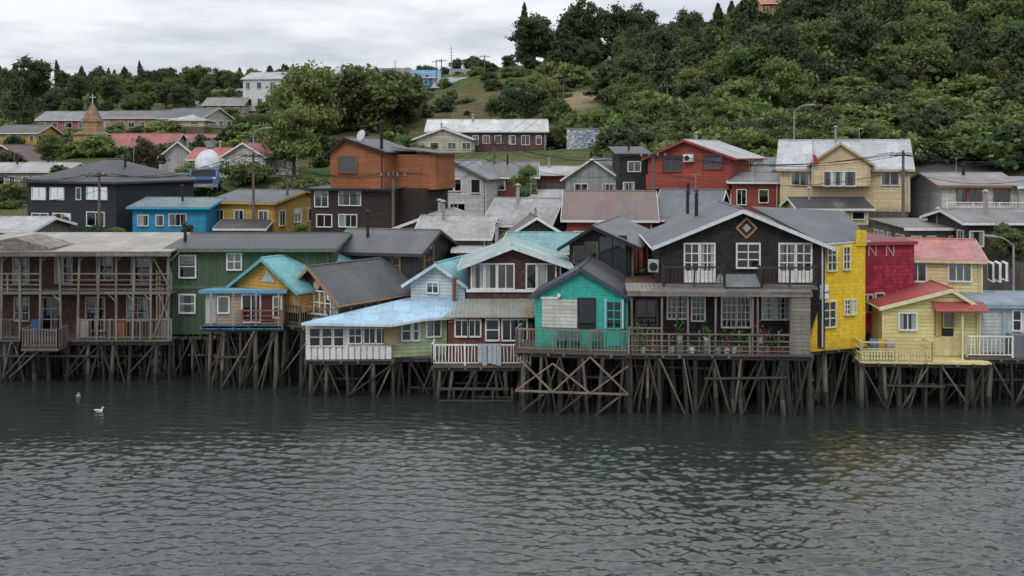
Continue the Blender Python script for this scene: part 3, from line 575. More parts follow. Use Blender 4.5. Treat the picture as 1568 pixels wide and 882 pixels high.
b.beam('flagpole',METAL,(xa+.1,-1.3,2.0),(xa+.1,-1.3,5.2),.03,n=6); b.prism('flag',M('plain',(.5,.04,.05)),[(xa+.1,-1.3,4.1),(xa+.35,-1.35,3.9),(xa+.5,-1.3,3.3),(xa+.15,-1.3,3.5)],(0,.02,0)); b.prism('flag_white',WHITE,[(xa+.1,-1.3,4.6),(xa+.3,-1.35,4.4),(xa+.35,-1.3,3.95),(xa+.1,-1.3,4.15)],(0,.02,0))
b.chimney(b.hit('F',1280),4,zt+1.9,1.0,mat=METAL); b.done()
house('cream_lower_annex',1225,1330,76,345,318,304,d=4,roof='gs',wall=CREAM,rm=RF((.06,.065,.07)),auto=(3,1))
b=house('white_balcony_house',1442,1560,76,345,284,266,d=8,yaw=-4,roof='gs',wall=M('clap',(.58,.57,.53),.4),rm=RF((.26,.23,.21),'x',.6),fascia=M('plain',(.25,.12,.08)),done=False,
  wins=[('F',1466,1480,290,310,1,1),('F',1484,1503,290,310,2,1),('F',1522,1545,290,310,2,1)],fr=M('plain',(.30,.10,.07)))
_,zz=b.hit('F',1480,329); b.box('balcony_floor',WHITE,0,b.w,-1.2,-.01,zz-.1,zz); b.rail((0,-1.15,zz),(b.w,-1.15,zz),.9,gap=.2,mat=WHITE); b.done()
house('white_shack_row',1562,1640,75,345,286,272,d=6,roof='shed',wall=M('clap',(.5,.5,.47),.5),rm=RF(rG),auto=(3,1))
# ================================================================ left hillside
house('long_grey_house',-40,96,118,330,262,250,d=8,roof='gs',wall=M('vert',(.42,.42,.40),.5),rm=RF((.36,.36,.36)),auto=(8,2))
house('red_roof_chalet',-30,38,135,265,245,222,d=8,roof='gf',wall=M('clap',(.3,.13,.08)),rm=RF((.10,.04,.04),'y'),auto=(3,1))
house('yellow_hill_house',-10,56,150,222,203,192,d=8,roof='gs',wall=MUST,rm=RF((.08,.08,.085)),auto=(4,1))
house('pink_hill_house',57,152,190,203,183,171,d=9,roof='gs',wall=M('clap',(.42,.17,.17)),rm=RF(rG),auto=(5,1))
house('salmon_hill_house',157,247,180,204,180,170,d=9,roof='gs',wall=M('clap',(.50,.29,.19)),rm=RF((.12,.12,.13)),auto=(5,1))
house('white_hill_house',245,310,175,196,180,166,d=8,yaw=-20,roof='gs',wall=M('clap',(.5,.48,.42)),rm=RF((.10,.10,.11)),auto=(4,1))
house('small_cream_hill_house',262,312,170,194,184,176,d=6,roof='hip',wall=CREAM,rm=RF(rLG),auto=(2,1))
b=Bld('wooden_church',112,150,246,0)
w=b.hit('F',155); _,z1=b.hit('F',130,206); _,z2=b.hit('F',130,186); _,z3=b.hit('F',130,156); _,z4=b.hit('F',130,144)
b.body(w,z1,w,'none',0,M('clap',(.45,.30,.14),.4),None,found=4)
def frus(b,nm,m,cx,cy,r0,r1,z0,z1):
    V,Fc,_=b.part(nm,m); k=len(V); V.extend([(cx+sx*r,cy+sy*r,z) for r,z in((r0,z0),(r1,z1)) for sx,sy in((-1,-1),(1,-1),(1,1),(-1,1))]); Fc.extend([(k+i,k+(i+1)%4,k+4+(i+1)%4,k+4+i) for i in range(4)]+[(k+4,k+5,k+6,k+7),(k+3,k+2,k+1,k)])
frus(b,'tower_skirt_roof',M('tile',(.24,.17,.11)),w/2,w/2,w/2+.25,w*.32,z1,z1+.5); 
frus(b,'belfry',M('clap',(.42,.28,.14),.4),w/2,w/2,w*.26,w*.26,z1+.4,z2); frus(b,'spire',M('tile',(.30,.18,.12)),w/2,w/2,w*.31,.08,z2,z3)
b.beam('cross',WHITE,(w/2,w/2,z3-.3),(w/2,w/2,z4+.05),.06); b.beam('cross',WHITE,(w/2-.45,w/2,z4-.35),(w/2+.45,w/2,z4-.35),.06)
b.winm('F',w/2-.4,w/2+.4,1.3,2.3,2,2); b.done(); pads.append((b.ox+w/2,b.oy+w/2,b.z0,4))
foot.append((b.ox+w/2,b.oy-8,5))
house('church_nave',156,262,152,246,224,205,d=9,roof='gs',wall=M('clap',(.45,.32,.20)),rm=RF((.32,.09,.08),'x'),auto=(6,1))
house('white_gable_hall',243,300,120,272,240,217,d=9,yaw=15,roof='gf',wall=M('vert',(.45,.45,.44),.4),rm=RF(rG,'y'))
house('red_roof_cottage',290,347,118,272,243,227,d=7,roof='gs',wall=M('clap',(.52,.50,.45)),rm=RF((.36,.09,.07)),auto=(3,1))
house('white_chalet',343,404,112,272,238,219,d=7,yaw=-12,roof='gf',wall=M('clap',(.56,.54,.48)),rm=RF((.30,.09,.08),'y'),auto=(4,1))
house('white_cottage',395,440,125,266,240,226,d=6,roof='gs',wall=WHITEC,rm=RF((.13,.13,.14)),auto=(2,1))
house('pink_wall_house',250,330,160,228,216,206,d=6,roof='gs',wall=M('clap',(.5,.3,.2)),rm=RF((.3,.08,.07)),auto=(4,1))
house('tall_white_house',372,442,230,170,120,111,d=10,yaw=-10,roof='gs',wall=M('plain',(.58,.60,.60),.3),rm=RF(rLG),auto=(4,2))
house('brown_hill_house',312,372,225,178,160,150,d=8,roof='gs',wall=M('clap',(.30,.16,.10)),rm=RF((.2,.19,.18)),auto=(4,1))
house('ridge_house',504,562,240,132,112,102,d=9,yaw=-14,roof='gs',wall=M('clap',(.42,.43,.43)),rm=RF(rLG),auto=(4,1))
house('blue_ridge_house',630,672,225,136,118,108,d=8,roof='gs',wall=M('clap',(.04,.20,.50)),rm=RF((.10,.25,.42)),auto=(3,1))
house('grey_ridge_house',664,734,215,148,132,119,d=8,yaw=-16,roof='gs',wall=M('clap',(.42,.42,.40)),rm=RF((.33,.34,.35)),auto=(4,1))
house('white_ridge_house',622,650,205,150,138,129,d=6,roof='gf',wall=M('clap',(.6,.6,.58)),rm=RF(rG,'y'),auto=(2,1))
house('dark_ridge_house',560,625,245,128,114,105,d=8,roof='gs',wall=M('clap',(.3,.22,.15)),rm=RF((.15,.15,.16)),auto=(4,1))
house('lodge_ridge_house',690,738,250,122,112,106,d=8,roof='gs',wall=M('clap',(.12,.13,.15)),rm=RF((.1,.1,.11)),auto=(4,1))
house('orange_hilltop_house',1168,1215,172,30,4,-10,d=9,roof='gs',wall=M('clap',(.55,.16,.06)),rm=RF((.45,.12,.06)),auto=(4,1))
for i,(pl,pr,D,yb,ye,yp,cw,cr) in enumerate(((268,300,300,166,158,150,(.4,.4,.4),(.1,.2,.3)),(300,345,330,165,156,148,(.5,.45,.4),(.3,.3,.32)),(332,368,320,158,150,143,(.55,.5,.3),(.3,.1,.1)),
   (240,262,300,178,170,163,(.5,.2,.15),(.2,.2,.2)),(345,372,360,150,143,136,(.45,.45,.4),(.15,.3,.45)),(262,285,340,158,150,145,(.4,.25,.2),(.3,.3,.3)),(440,470,300,140,130,122,(.5,.5,.5),(.3,.3,.3)))):
    house('distant_hill_house',pl,pr,D,yb,ye,yp,d=8,roof='gs',wall=M('clap',cw),rm=RF(cr),auto=(3,1))
house('long_white_roof_house',636,722,125,238,212,196,d=7,yaw=-4,roof='gf',wall=M('clap',(.55,.50,.40)),rm=RF((.30,.24,.2),'y',.6),fascia=WHITE,auto=(4,1))
house('long_white_roof_wing',655,836,128,232,200,184,d=8,roof='gs',wall=M('vert',(.14,.07,.06)),rm=RF((.55,.56,.56),'x',.4),fascia=WHITE,auto=(9,1))
def M_graf():
    g=G('graffiti_wall'); tc=g.n('ShaderNodeTexCoord').outputs['Object']
    n=g.noise(g.scale(tc,(1,1,1.5)),1.4,2); n2=g.noise(tc,3,4)
    col=g.mix(g.rmp(n2,.3,.7),(.16,.18,.20,1),(.27,.29,.29,1))
    k=g.m_('LESS_THAN',g.m_('ABSOLUTE',g.m_('SUBTRACT',n,.5)),.025); col=g.mix(k,col,(.6,.62,.62,1))
    n3=g.noise(tc,.8,1); col=g.mix(g.m_('MULTIPLY',g.rmp(n3,.55,.6),.5),col,(.10,.16,.30,1))
    g.out(g.n('ShaderNodeBsdfPrincipled',{'Base Color':col,'Roughness':.8}).outputs[0]); return g.m
b=Bld('graffiti_retaining_wall',868,119,216,4); w=b.hit('F',948); b.box('wall',M_graf(),0,w,0,.3,-3,1.3); b.box('coping',CONC,-.05,w+.05,-.05,.35,1.303,1.4); b.done()
# ================================================================ TERRAIN
cols=[-400,0,250,500,750,950,1150,1350,1568,1900]
rows=[(64,[-1.2]*10),(69,[.8]*10),(75,[3.2,3.4,3.4,3.6,3.8,4.2,4.6,5,4.8,4.8]),(84,[4.6,4.6,4.8,5.2,5.5,6,6.6,7,6.5,6.5]),
(95,[6,6,6,6.2,7,8,8.6,9,8.8,9]),(110,[7.5,7.5,8,9,10,10.8,12.2,13.2,13.4,14]),(130,[9,9,9.5,11,12,14,17.5,21,22,23]),
(160,[12,12,12.5,14.5,18,19.5,25,31.5,33,34]),(200,[15,15,16,18.5,25.0,27,31,43,45,46]),(260,[19,19,20,24,31.5,32,36,53,56,58]),
(350,[28,28,29,32,36,36,38,58,62,64]),(500,[40,41,41,41,41,40,41,62,68,70]),(900,[44]*10),(2500,[40]*10)]
RY=np.array([r[0] for r in rows],float); RT=np.array([r[1] for r in rows],float)
def hgt(x,y):
    x=np.asarray(x,float); y=np.asarray(y,float)
    px=CX+F*x/np.maximum(y,40)
    ci=np.clip(np.interp(px,cols,range(10)),0,9); c0=np.clip(ci.astype(int),0,8); cf=ci-c0; cf=cf*cf*(3-2*cf)*.6+cf*.4
    ri=np.interp(y,RY,range(len(RY))); r0=np.clip(ri.astype(int),0,len(RY)-2); rf=ri-r0
    z=(RT[r0,c0]*(1-cf)+RT[r0,c0+1]*cf)*(1-rf)+(RT[r0+1,c0]*(1-cf)+RT[r0+1,c0+1]*cf)*rf
    z=np.where(y<64,-1.2-(64-y)*.12,z); z=np.maximum(z,-4)
    amp=np.clip((y-70)/60,0,1)
    z=z+amp*(.5*np.sin(x*.13+y*.07)+.4*np.sin(x*.05-y*.11+1)+.25*np.sin(x*.31+y*.23))
    for (cx,cy,cz,r) in pads:
        d=np.sqrt((x-cx)**2+(y-cy)**2)/(r*1.35); w=np.exp(-d**4); z=z+(cz-.12-z)*w
    return z
ys=np.concatenate([np.arange(-80,58,8),np.arange(58,130,1.5),np.arange(130,280,3),np.arange(280,600,8),np.geomspace(600,2400,16)])
xs=np.concatenate([-np.geomspace(1600,170,16),np.arange(-165,166,2.5),np.geomspace(170,1600,16)])
GX,GY=np.meshgrid(xs,ys); GZ=hgt(GX,GY)
V=np.stack([GX,GY,GZ],-1).reshape(-1,3); nx=len(xs); ny=len(ys)
ii=np.arange((ny-1)*(nx-1)); a=(ii//(nx-1))*nx+ii%(nx-1); Fc=np.stack([a,a+1,a+nx+1,a+nx],-1)
me=bpy.data.meshes.new('ground'); me.from_pydata(V.tolist(),[],Fc.tolist()); me.polygons.foreach_set('use_smooth',[True]*len(me.polygons))
g=G('ground'); pos=g.n('ShaderNodeNewGeometry').outputs['Position']; z=g.n('ShaderNodeSeparateXYZ',{0:pos}).outputs[2]
n1=g.noise(pos,.045,4); n2=g.noise(pos,.35,5,.65); n3=g.noise(pos,4,3,.7)
c=g.mix(g.rmp(n2,.3,.7),(.050,.085,.025,1),(.11,.15,.045,1)); c=g.mix(g.rmp(n1,.5,.62),c,g.mix(n2,(.12,.105,.05,1),(.19,.16,.08,1)))
flat=g.scale(pos,(1,1,0))
def patch(cx,cy,r,soft,ca,cb,c):
    d=g.n('ShaderNodeVectorMath',{0:flat,1:(cx,cy,0)},operation='DISTANCE').outputs['Value']
    d=g.m_('ADD',d,g.m_('MULTIPLY',g.m_('SUBTRACT',n2,.5),r*.9))
    return g.mix(g.rmp(d,r-soft,r+soft,1,0),c,g.mix(g.rmp(n2,.35,.65),ca,cb))
c=patch(X(730,172),172,24,8,(.085,.080,.035,1),(.17,.14,.075,1),c)
c=patch(X(893,160),160,6.5,1.5,(.24,.19,.12,1),(.36,.28,.18,1),c)
c=g.mix(g.rmp(n3,.3,.7),c,g.mix(1.0,c,(.55,.55,.5,1),'MULTIPLY')); c=g.mix(g.rmp(z,3.5,5,1,0),c,(.045,.038,.030,1))
bp=g.n('ShaderNodeBump',{'Strength':1.0,'Distance':.3,'Height':g.m_('ADD',n3,g.m_('MULTIPLY',n2,2.0))}).outputs[0]
g.out(g.n('ShaderNodeBsdfPrincipled',{'Base Color':c,'Roughness':.95,'Normal':bp,'Specular IOR Level':.1}).outputs[0]); me.materials.append(g.m)
o=bpy.data.objects.new('ground',me); scene.collection.objects.link(o)
def H1(x,y): return float(hgt(np.array([x]),np.array([y]))[0])
# ================================================================ WATER (rippled surface near, flat sheet beyond)
def wave_height(x,y,seed=3):
    rg=np.random.RandomState(seed); z=np.zeros_like(x)
    for k in range(72):
        L=.24*(1.35/.24)**(rg.rand()**1.15); th=math.radians(-82+rg.normal()*40); kk=2*math.pi/L
        amp=.0050*L**.75*rg.uniform(.5,1.5)
        ph=rg.uniform(0,6.28); a1,a2,b1,b2=rg.uniform(.12,.55,4)
        warp=.9*np.sin(x*a1+k)+.8*np.sin(y*a2+2*k)
        env=.55+.45*np.sin(x*b1+y*b2*.7+k*1.7)*np.sin(y*b1-x*b2*.5+k)
        p=kk*(x*math.cos(th)+y*math.sin(th))+ph+warp
        z+=amp*env*2*(np.sin(p)+.25*np.sin(2*p+.6))
    g_=.80+.32*np.sin(x*.16+.8*np.sin(y*.11))*np.sin(y*.19+1.2+.6*np.sin(x*.13))
    return z*g_
wx=np.arange(-32,32.01,.08); wy=np.arange(26.5,58.01,.066)
WX,WY=np.meshgrid(wx,wy); WZ=wave_height(WX,WY)
edge=np.clip(np.minimum.reduce([WX+32,32-WX,WY-26.5,58-WY])/1.5,0,1); sh_=np.clip((WY+WX*-.12-41)/8,0,1); fade=1-.66*sh_*sh_*(3-2*sh_)
WZ=WZ*edge*fade
V=np.stack([WX,WY,WZ],-1).reshape(-1,3).astype(np.float32); nx=len(wx); ny=len(wy)
ii=np.arange((ny-1)*(nx-1)); a=(ii//(nx-1))*nx+ii%(nx-1); Fq=np.stack([a,a+1,a+nx+1,a+nx],-1).astype(np.int32)
base=len(V); ring=np.array([(-900,-300,0),(900,-300,0),(900,90,0),(-900,90,0)],np.float32)
c00,c10,c11,c01=0,nx-1,ny*nx-1,(ny-1)*nx
V=np.concatenate([V,ring]); Fq=np.concatenate([Fq,np.array([(base,base+1,c10,c00),(base+1,base+2,c11,c10),(base+2,base+3,c01,c11),(base+3,base,c00,c01)],np.int32)])
me=bpy.data.meshes.new('water'); me.vertices.add(len(V)); me.vertices.foreach_set('co',V.ravel()); me.loops.add(len(Fq)*4); me.loops.foreach_set('vertex_index',Fq.ravel())
me.polygons.add(len(Fq)); me.polygons.foreach_set('loop_start',np.arange(len(Fq),dtype=np.int32)*4); me.update(calc_edges=True); me.validate()
me.polygons.foreach_set('use_smooth',[True]*len(me.polygons))
g=G('water'); pos=g.n('ShaderNodeNewGeometry').outputs['Position']
w1=g.noise(g.scale(pos,(.7,1.2,1)),7,3,.6)
bp=g.n('ShaderNodeBump',{'Strength':.7,'Distance':.022,'Height':w1}).outputs[0]
g.out(g.n('ShaderNodeBsdfPrincipled',{'Base Color':(.020,.027,.022,1),'Roughness':.06,'IOR':1.62,'Normal':bp}).outputs[0])
me.materials.append(g.m); o=bpy.data.objects.new('water',me); scene.collection.objects.link(o)
# ================================================================ TREES
def leafmat(name,dark,light,tint):
    g=G(name); geo=g.n('ShaderNodeNewGeometry'); isl=geo.outputs['Random Per Island']; tc=g.n('ShaderNodeTexCoord').outputs['Object']
    oi=g.n('ShaderNodeObjectInfo').outputs['Random']
    n=g.noise(tc,.9,4,.7); f=g.m_('ADD',g.m_('MULTIPLY',isl,.6),g.rmp(n,.38,.62,0,.5),clamp=True)
    c=g.mix(f,c4(dark),c4(light)); c=g.mix(g.m_('MULTIPLY',g.m_('POWER',oi,1.3),.75),c,g.mix(f,c4([v*.42 for v in tint]),c4(tint)))
    d=g.n('ShaderNodeBsdfPrincipled',{'Base Color':c,'Roughness':.6,'Specular IOR Level':.3}).outputs[0]
    t=g.n('ShaderNodeBsdfTranslucent',{'Color':c}).outputs[0]
    g.out(g.n('ShaderNodeMixShader',{0:.36,1:d,2:t}).outputs[0]); return g.m
L_BR=leafmat('broadleaf_foliage',(.040,.070,.022),(.150,.215,.065),(.185,.20,.075))
L_DK=leafmat('dark_foliage',(.026,.046,.021),(.090,.135,.050),(.10,.12,.055))
L_LT=leafmat('light_foliage',(.060,.105,.028),(.21,.29,.085),(.24,.25,.09))
L_RD=leafmat('reddish_foliage',(.04,.038,.024),(.11,.09,.05),(.08,.07,.04))
BARK=M('vert',(.09,.07,.055),.6)
def tree_mesh(name,kind,H,Rr,nl,ls,seed,lm):
    rg=np.random.RandomState(seed); V=[];Fc=[]
    def cyl(p,q,r0,r1,n=6):
        p=Vector(p);q=Vector(q);d=(q-p).normalized(); a=d.cross(Vector((.3,1,.1))).normalized(); b=d.cross(a); k=len(V)
        for c_,r in((p,r0),(q,r1)):
            for i in range(n): t=2*math.pi*i/n; V.append(tuple(c_+a*math.cos(t)*r+b*math.sin(t)*r))
        for i in range(n): Fc.append((k+i,k+(i+1)%n,k+n+(i+1)%n,k+n+i))
    if kind in('broad','shrub'):
        zc=.56 if kind=='broad' else .45; rv=.38 if kind=='broad' else .42
        nlb=rg.randint(50,66) if kind=='broad' else 20
        lob=[]; ax=rg.uniform(.8,1.15); ay=rg.uniform(.8,1.15)
        for i in range(nlb):
            d=rg.normal(size=3); d/=np.linalg.norm(d); k=rg.uniform(.25,1.2)**.6
            c_=np.array([d[0]*Rr*.82*k*ax,d[1]*Rr*.82*k*ay,zc*H+d[2]*rv*H*k]); lob.append((c_,Rr*rg.uniform(.10,.27)))
        lob.append((np.array([0,0,zc*H]),Rr*.38))
        tp=Vector((0,0,H*.45)); cyl((0,0,-.6),(rg.uniform(-.2,.2),0,H*.25),H*.032,H*.024); cyl((0,0,H*.24),tp,H*.024,H*.016)
        for c_,r in lob[:18]: cyl((0,0,H*rg.uniform(.2,.42)),c_,H*.012,H*.004,5)
        wts=np.array([r**1.5 for _,r in lob]); wts/=wts.sum(); idx=rg.choice(len(lob),nl,p=wts)
        C=np.array([c_ for c_,_ in lob])[idx]; RR=np.array([r for _,r in lob])[idx]
        D=rg.normal(size=(nl,3)); D[:,2]=np.where(D[:,2]<-.3,D[:,2]*.5,D[:,2]); D/=np.linalg.norm(D,axis=1)[:,None]
        f=.4+.75*rg.rand(nl)**.6; st=rg.rand(nl)<.28; f=np.where(st,f+rg.rand(nl)*.9,f)
        P=C+D*(RR*f)[:,None]*np.array([1,1,.8])
    else:
        n=nl; t=rg.rand(n)**(1.25); zz=.08*H+t*.92*H
        nb=22; lay=np.minimum((t*nb).astype(int),nb-1); lf=rg.uniform(.55,1.15,nb)[lay]
        if kind=='conifer': rad=(Rr*(1-t)**.7+.12)*lf
        else: rad=Rr*np.sin(np.clip(.12+.88*t,0,1)*math.pi)**.6*(1-.35*t)+.1
        ang=rg.rand(n)*6.283; ph=rg.uniform(0,6.28,nb)[lay]; arm=(.5+.5*np.cos(ang*5+ph))*.5+.55
        rr=rad*arm*(.35+.65*rg.rand(n)**.5); droop=(rr/Rr)*.10*H*(.4 if kind=='conifer' else -.2)
        P=np.stack([np.cos(ang)*rr,np.sin(ang)*rr,zz-droop+rg.normal(size=n)*.12],-1)
        D=np.stack([np.cos(ang),np.sin(ang),.5*np.ones(n)],-1)+rg.normal(size=(n,3))*.2
        cyl((0,0,-.6),(0,0,H*.97),H*.022,.02,6)
        for i in range(20):
            tt=rg.uniform(.1,.85); a_=rg.uniform(0,6.28); r_=Rr*(1-tt)*.8; cyl((0,0,tt*H),(math.cos(a_)*r_,math.sin(a_)*r_,tt*H-.1*r_),H*.006,.01,4)
    nt=len(Fc)
    Nn=D+rg.normal(size=D.shape)*.8; Nn/=np.linalg.norm(Nn,axis=1)[:,None]
    T=np.cross(Nn,rg.normal(size=D.shape)); T/=np.linalg.norm(T,axis=1)[:,None]; B=np.cross(Nn,T)
    s_=(ls*(.5+1.1*rg.rand(len(P))))[:,None]
    q=np.stack([P-T*s_,P-B*s_*.6+Nn*s_*.15,P+T*s_,P+B*s_*.6-Nn*s_*.12],1).reshape(-1,3)
    k=len(V); V=V+q.tolist(); Fc=Fc+[(k+4*i,k+4*i+1,k+4*i+2,k+4*i+3) for i in range(len(P))]
    me=bpy.data.meshes.new(name); me.from_pydata(V,[],Fc); me.materials.append(BARK); me.materials.append(lm)
    me.polygons.foreach_set('material_index',[0]*nt+[1]*(len(Fc)-nt)); me.update(); return me
PT={}
for i in range(5): PT['b%d'%i]=tree_mesh('broadleaf_tree','broad',9,4.2,9000,.22,20+i,[L_BR,L_BR,L_DK,L_LT,L_BR][i])
for i in range(2): PT['d%d'%i]=tree_mesh('dark_tree','broad',11,4.4,10000,.22,40+i,L_DK)
for i in range(3): PT['c%d'%i]=tree_mesh('conifer_tree','conifer',13,3.6,7000,.24,50+i,L_DK)
PT['p0']=tree_mesh('poplar_tree','column',11,1.8,6000,.2,60,L_DK)
for i in range(3): PT['s%d'%i]=tree_mesh('shrub','shrub',2.6,2.0,2600,.14,70+i,[L_BR,L_LT,L_DK][i])
PT['r0']=tree_mesh('reddish_tree','broad',8,3.2,6000,.18,80,L_RD)
PH={'b':9,'d':11,'c':13,'p':11,'s':2.6,'r':8}
def tree(name,key,px,D,ytop,ybase=None,wide=1.0,parent=None):
    x=X(px,D); zb=H1(x,D) if ybase is None else Zp(ybase,D)
    h=Zp(ytop,D)-zb; sc=max(.15,h/PH[key[0]])
    o=bpy.data.objects.new(name,PT[key]); scene.collection.objects.link(o); o.location=(x,D,zb-.2); o.scale=(sc*wide,sc*wide,sc); o.rotation_euler=(0,0,R.uniform(0,6.28))
    return o
def clear(x,y,m=1.0):
    for cx,cy,r in foot:
        if (x-cx)**2+(y-cy)**2<(r*m)**2: return False
    return True
def empty(n): 
    e=bpy.data.objects.new(n,None); scene.collection.objects.link(e); return e
def scatter(par,keys,pxr,Dr,n,sr,wide=(.85,1.25),m=1.0,mn=0,cond=None):
    pts=[]; k=0
    while len(pts)<n and k<n*8:
        k+=1; D=math.sqrt(Dr[0]**2+(Dr[1]**2-Dr[0]**2)*R.random()); px=R.uniform(*pxr); x=X(px,D)
        if cond and not cond(px,D): continue
        if not clear(x,D,m): continue
        if mn and any((x-a)**2+(D-b)**2<mn*mn for a,b in pts): continue
        pts.append((x,D))
    Zs=hgt(np.array([p[0] for p in pts]),np.array([p[1] for p in pts])) if pts else []
    for (x,D),z in zip(pts,Zs):
        key=R.choice(keys); s=R.uniform(*sr); w=R.uniform(*wide)
        o=bpy.data.objects.new(PT[key].name,PT[key]); scene.collection.objects.link(o); o.parent=par
        o.location=(x,D,float(z)-.3); o.scale=(s*w,s*w*R.uniform(.85,1.15),s); o.rotation_euler=(R.uniform(-.1,.1),R.uniform(-.1,.1),R.uniform(0,6.28))
fo=empty('hillside_forest')
cliff=lambda px,D: not(840<px<945 and 138<D<172)
gap=lambda px,D: not(1150<px<1235 and 150<D<176)
scatter(fo,['b0','b1','b2','b3','b4','d0','c0','c1'],(1130,1800),(118,160),130,(.45,.85),mn=2.8,cond=gap)
scatter(fo,['b0','b1','b2','b3','b4','d0','d1','c0','c1','c2'],(1150,1800),(150,260),240,(.6,1.15),mn=3.6,cond=gap)
scatter(fo,['b0','b1','b2','b4','d0','c1'],(960,1150),(140,215),75,(.45,.8),mn=3.4)
scatter(fo,['b0','b1','b3','d0','b4'],(860,1150),(122,175),55,(.3,.6),mn=3,cond=cliff)
scatter(fo,['b0','d0','d1','c0','b2'],(840,1100),(205,270),34,(.5,.85),mn=4)
scatter(fo,['b0','b1','b4','b2'],(1010,1800),(100,122),60,(.25,.5),mn=2.4,m=1.1)
sh=empty('hillside_shrubs')
scatter(sh,['s0','s1','s2'],(950,1800),(101,130),330,(.6,1.6),wide=(1,1.6))
scatter(sh,['s0','s1','s2'],(840,1800),(122,175),360,(.7,1.9),wide=(1,1.5),cond=cliff)
scatter(sh,['s0','s1','s2'],(440,860),(125,250),200,(.3,1.0),wide=(1,1.7),cond=lambda px,D: R.random()<(.35 if 620<px<850 else 1))
scatter(sh,['s0','s1','s2'],(-100,640),(96,230),260,(.4,1.3),wide=(1,1.5))
scatter(sh,['s0','s1','s2'],(-100,1700),(74,112),90,(.3,.7),wide=(1,1.4),cond=lambda px,D: not(790<px<950 and D>100))
ds=empty('distant_woodland')
scatter(ds,['b0','b2','b4','d0','d1','c0','c2','p0','b1'],(-200,470),(330,560),190,(.35,.95))
scatter(ds,['b0','b1','d0','d1','c0'],(-200,470),(190,330),90,(.4,.8),m=1.3,cond=lambda px,D: D>245 or px<50)
scatter(ds,['b0','b4','d0','d1','b2'],(440,780),(275,400),30,(.3,.6),m=1.3)
scatter(ds,['b0','b1','b3'],(430,610),(150,225),20,(.4,.7),m=1.3)
for nm,key,px,D,yt,yb,w in (('round_broadleaf_tree','b0',576,150,92,212,1.25),('broadleaf_tree','b3',470,140,98,225,1.0),('broadleaf_tree','b3',450,112,160,268,.95),('broadleaf_tree','b1',420,118,185,268,.9),
 ('broadleaf_tree','b1',530,150,125,210,.9),('broadleaf_tree','b4',622,155,132,212,.8),('dark_round_tree','d1',52,230,86,165,1.0),('broadleaf_tree','b1',75,128,204,250,1.0),('reddish_tree','r0',222,108,208,278,1.0),
 ('cypress_tree','c0',803,235,4,98,.7),('dark_round_tree','d0',818,225,14,98,1.25),('broadleaf_tree','b2',893,235,-4,92,.9),('broadleaf_tree','d1',950,228,8,100,1.0),('conifer_tree','c1',1000,215,30,110,.9),('broadleaf_tree','d0',985,240,2,90,.9),('broadleaf_tree','b2',1060,225,22,90,1.2),
 ('young_cypress_tree','b3',806,82,250,312,.7),('broadleaf_tree','b2',805,138,120,188,1.1),('broadleaf_tree','b3',838,145,118,185,.8),('broadleaf_tree','b0',770,150,140,190,1.0),
 ('broadleaf_tree','b1',1165,100,205,225,1.2),('garden_tree','b2',150,70,338,376,1.3),('garden_tree','b3',180,72,346,376,1.2),('garden_tree','d0',287,74,336,372,.7),('garden_tree','b1',1548,62,338,400,1.0),('garden_tree','b3',462,76,338,372,1.0),
 ('broadleaf_tree','b0',955,125,165,225,1.2),('broadleaf_tree','b1',856,135,150,205,1.0),('skyline_tree','d0',120,330,108,160,.8),('skyline_tree','b2',150,360,98,150,.6),('skyline_tree','d1',245,400,105,150,1.0),('skyline_tree','b0',300,380,98,150,1.0),('skyline_tree','c0',12,300,112,170,1.0)):
    tree(nm,key,px,D,yt,yb,w)
# ================================================================ POLES, WIRES, LAMPS
def pole(name,px,D,yt,yb=None,arm=True):
    b=Bld(name,px,D,yb or HY); 
    zb=H1(b.ox,b.oy) if yb is None else b.z0; b.z0=zb; ht=Zp(yt,D)-zb
    b.beam('pole_shaft',M('plain',(.14,.12,.10),.5),(0,0,-.5),(0,0,ht),.13,.085,n=8)
    if arm:
        b.beam('crossarm',DARKW,(-.9,-.1,ht-.35),(.9,-.1,ht-.35),.06)
        for k in(-.8,-.3,.3,.8): b.beam('insulators',M('plain',(.4,.38,.35)),(k,-.1,ht-.3),(k,-.1,ht-.12),.045,n=6)
    b.done(); return Vector((b.ox,b.oy-.1,zb+ht-.15))
def wire(p,q,sag,o_):
    n=14; prev=None
    for i in range(n+1):
        t=i/n; c_=p+(q-p)*t-Vector((0,0,sag*4*t*(1-t)))
        if prev is not None: o_.beam('wires',BLACKM,prev,c_,.02,n=3)
        prev=c_
tops=[pole('utility_pole',*a) for a in((-60,78,250),(152,80,262),(388,84,232),(602,76,262),(757,97,215),(1000,75,232),(1383,74,230),(1640,74,225))]
hp_=[pole('utility_pole',*a) for a in((676,200,90),(742,205,84),(863,140,120),(1000,165,110),(1022,128,128),(440,86,262),(668,215,92),(1245,128,140))]
wb=Bld('overhead_wires',784,1,235); wb.ox=0;wb.oy=0;wb.z0=0
for p,q in zip(tops[:-1],tops[1:]):
    for dx in(-.8,-.3,.3,.8): wire(p+Vector((dx,0,0)),q+Vector((dx,0,0)),.7+R.uniform(0,.3),wb)
    wire(p+Vector((0,0,-1.2)),q+Vector((0,0,-1.2)),1.0,wb)
for p,q in((tops[4],hp_[2]),(hp_[2],hp_[1]),(hp_[1],hp_[0]),(hp_[2],hp_[4]),(hp_[4],hp_[7])): 
    for dx in(-.6,.6): wire(p+Vector((dx,0,0)),q+Vector((dx,0,0)),1.2,wb)
wb.done()
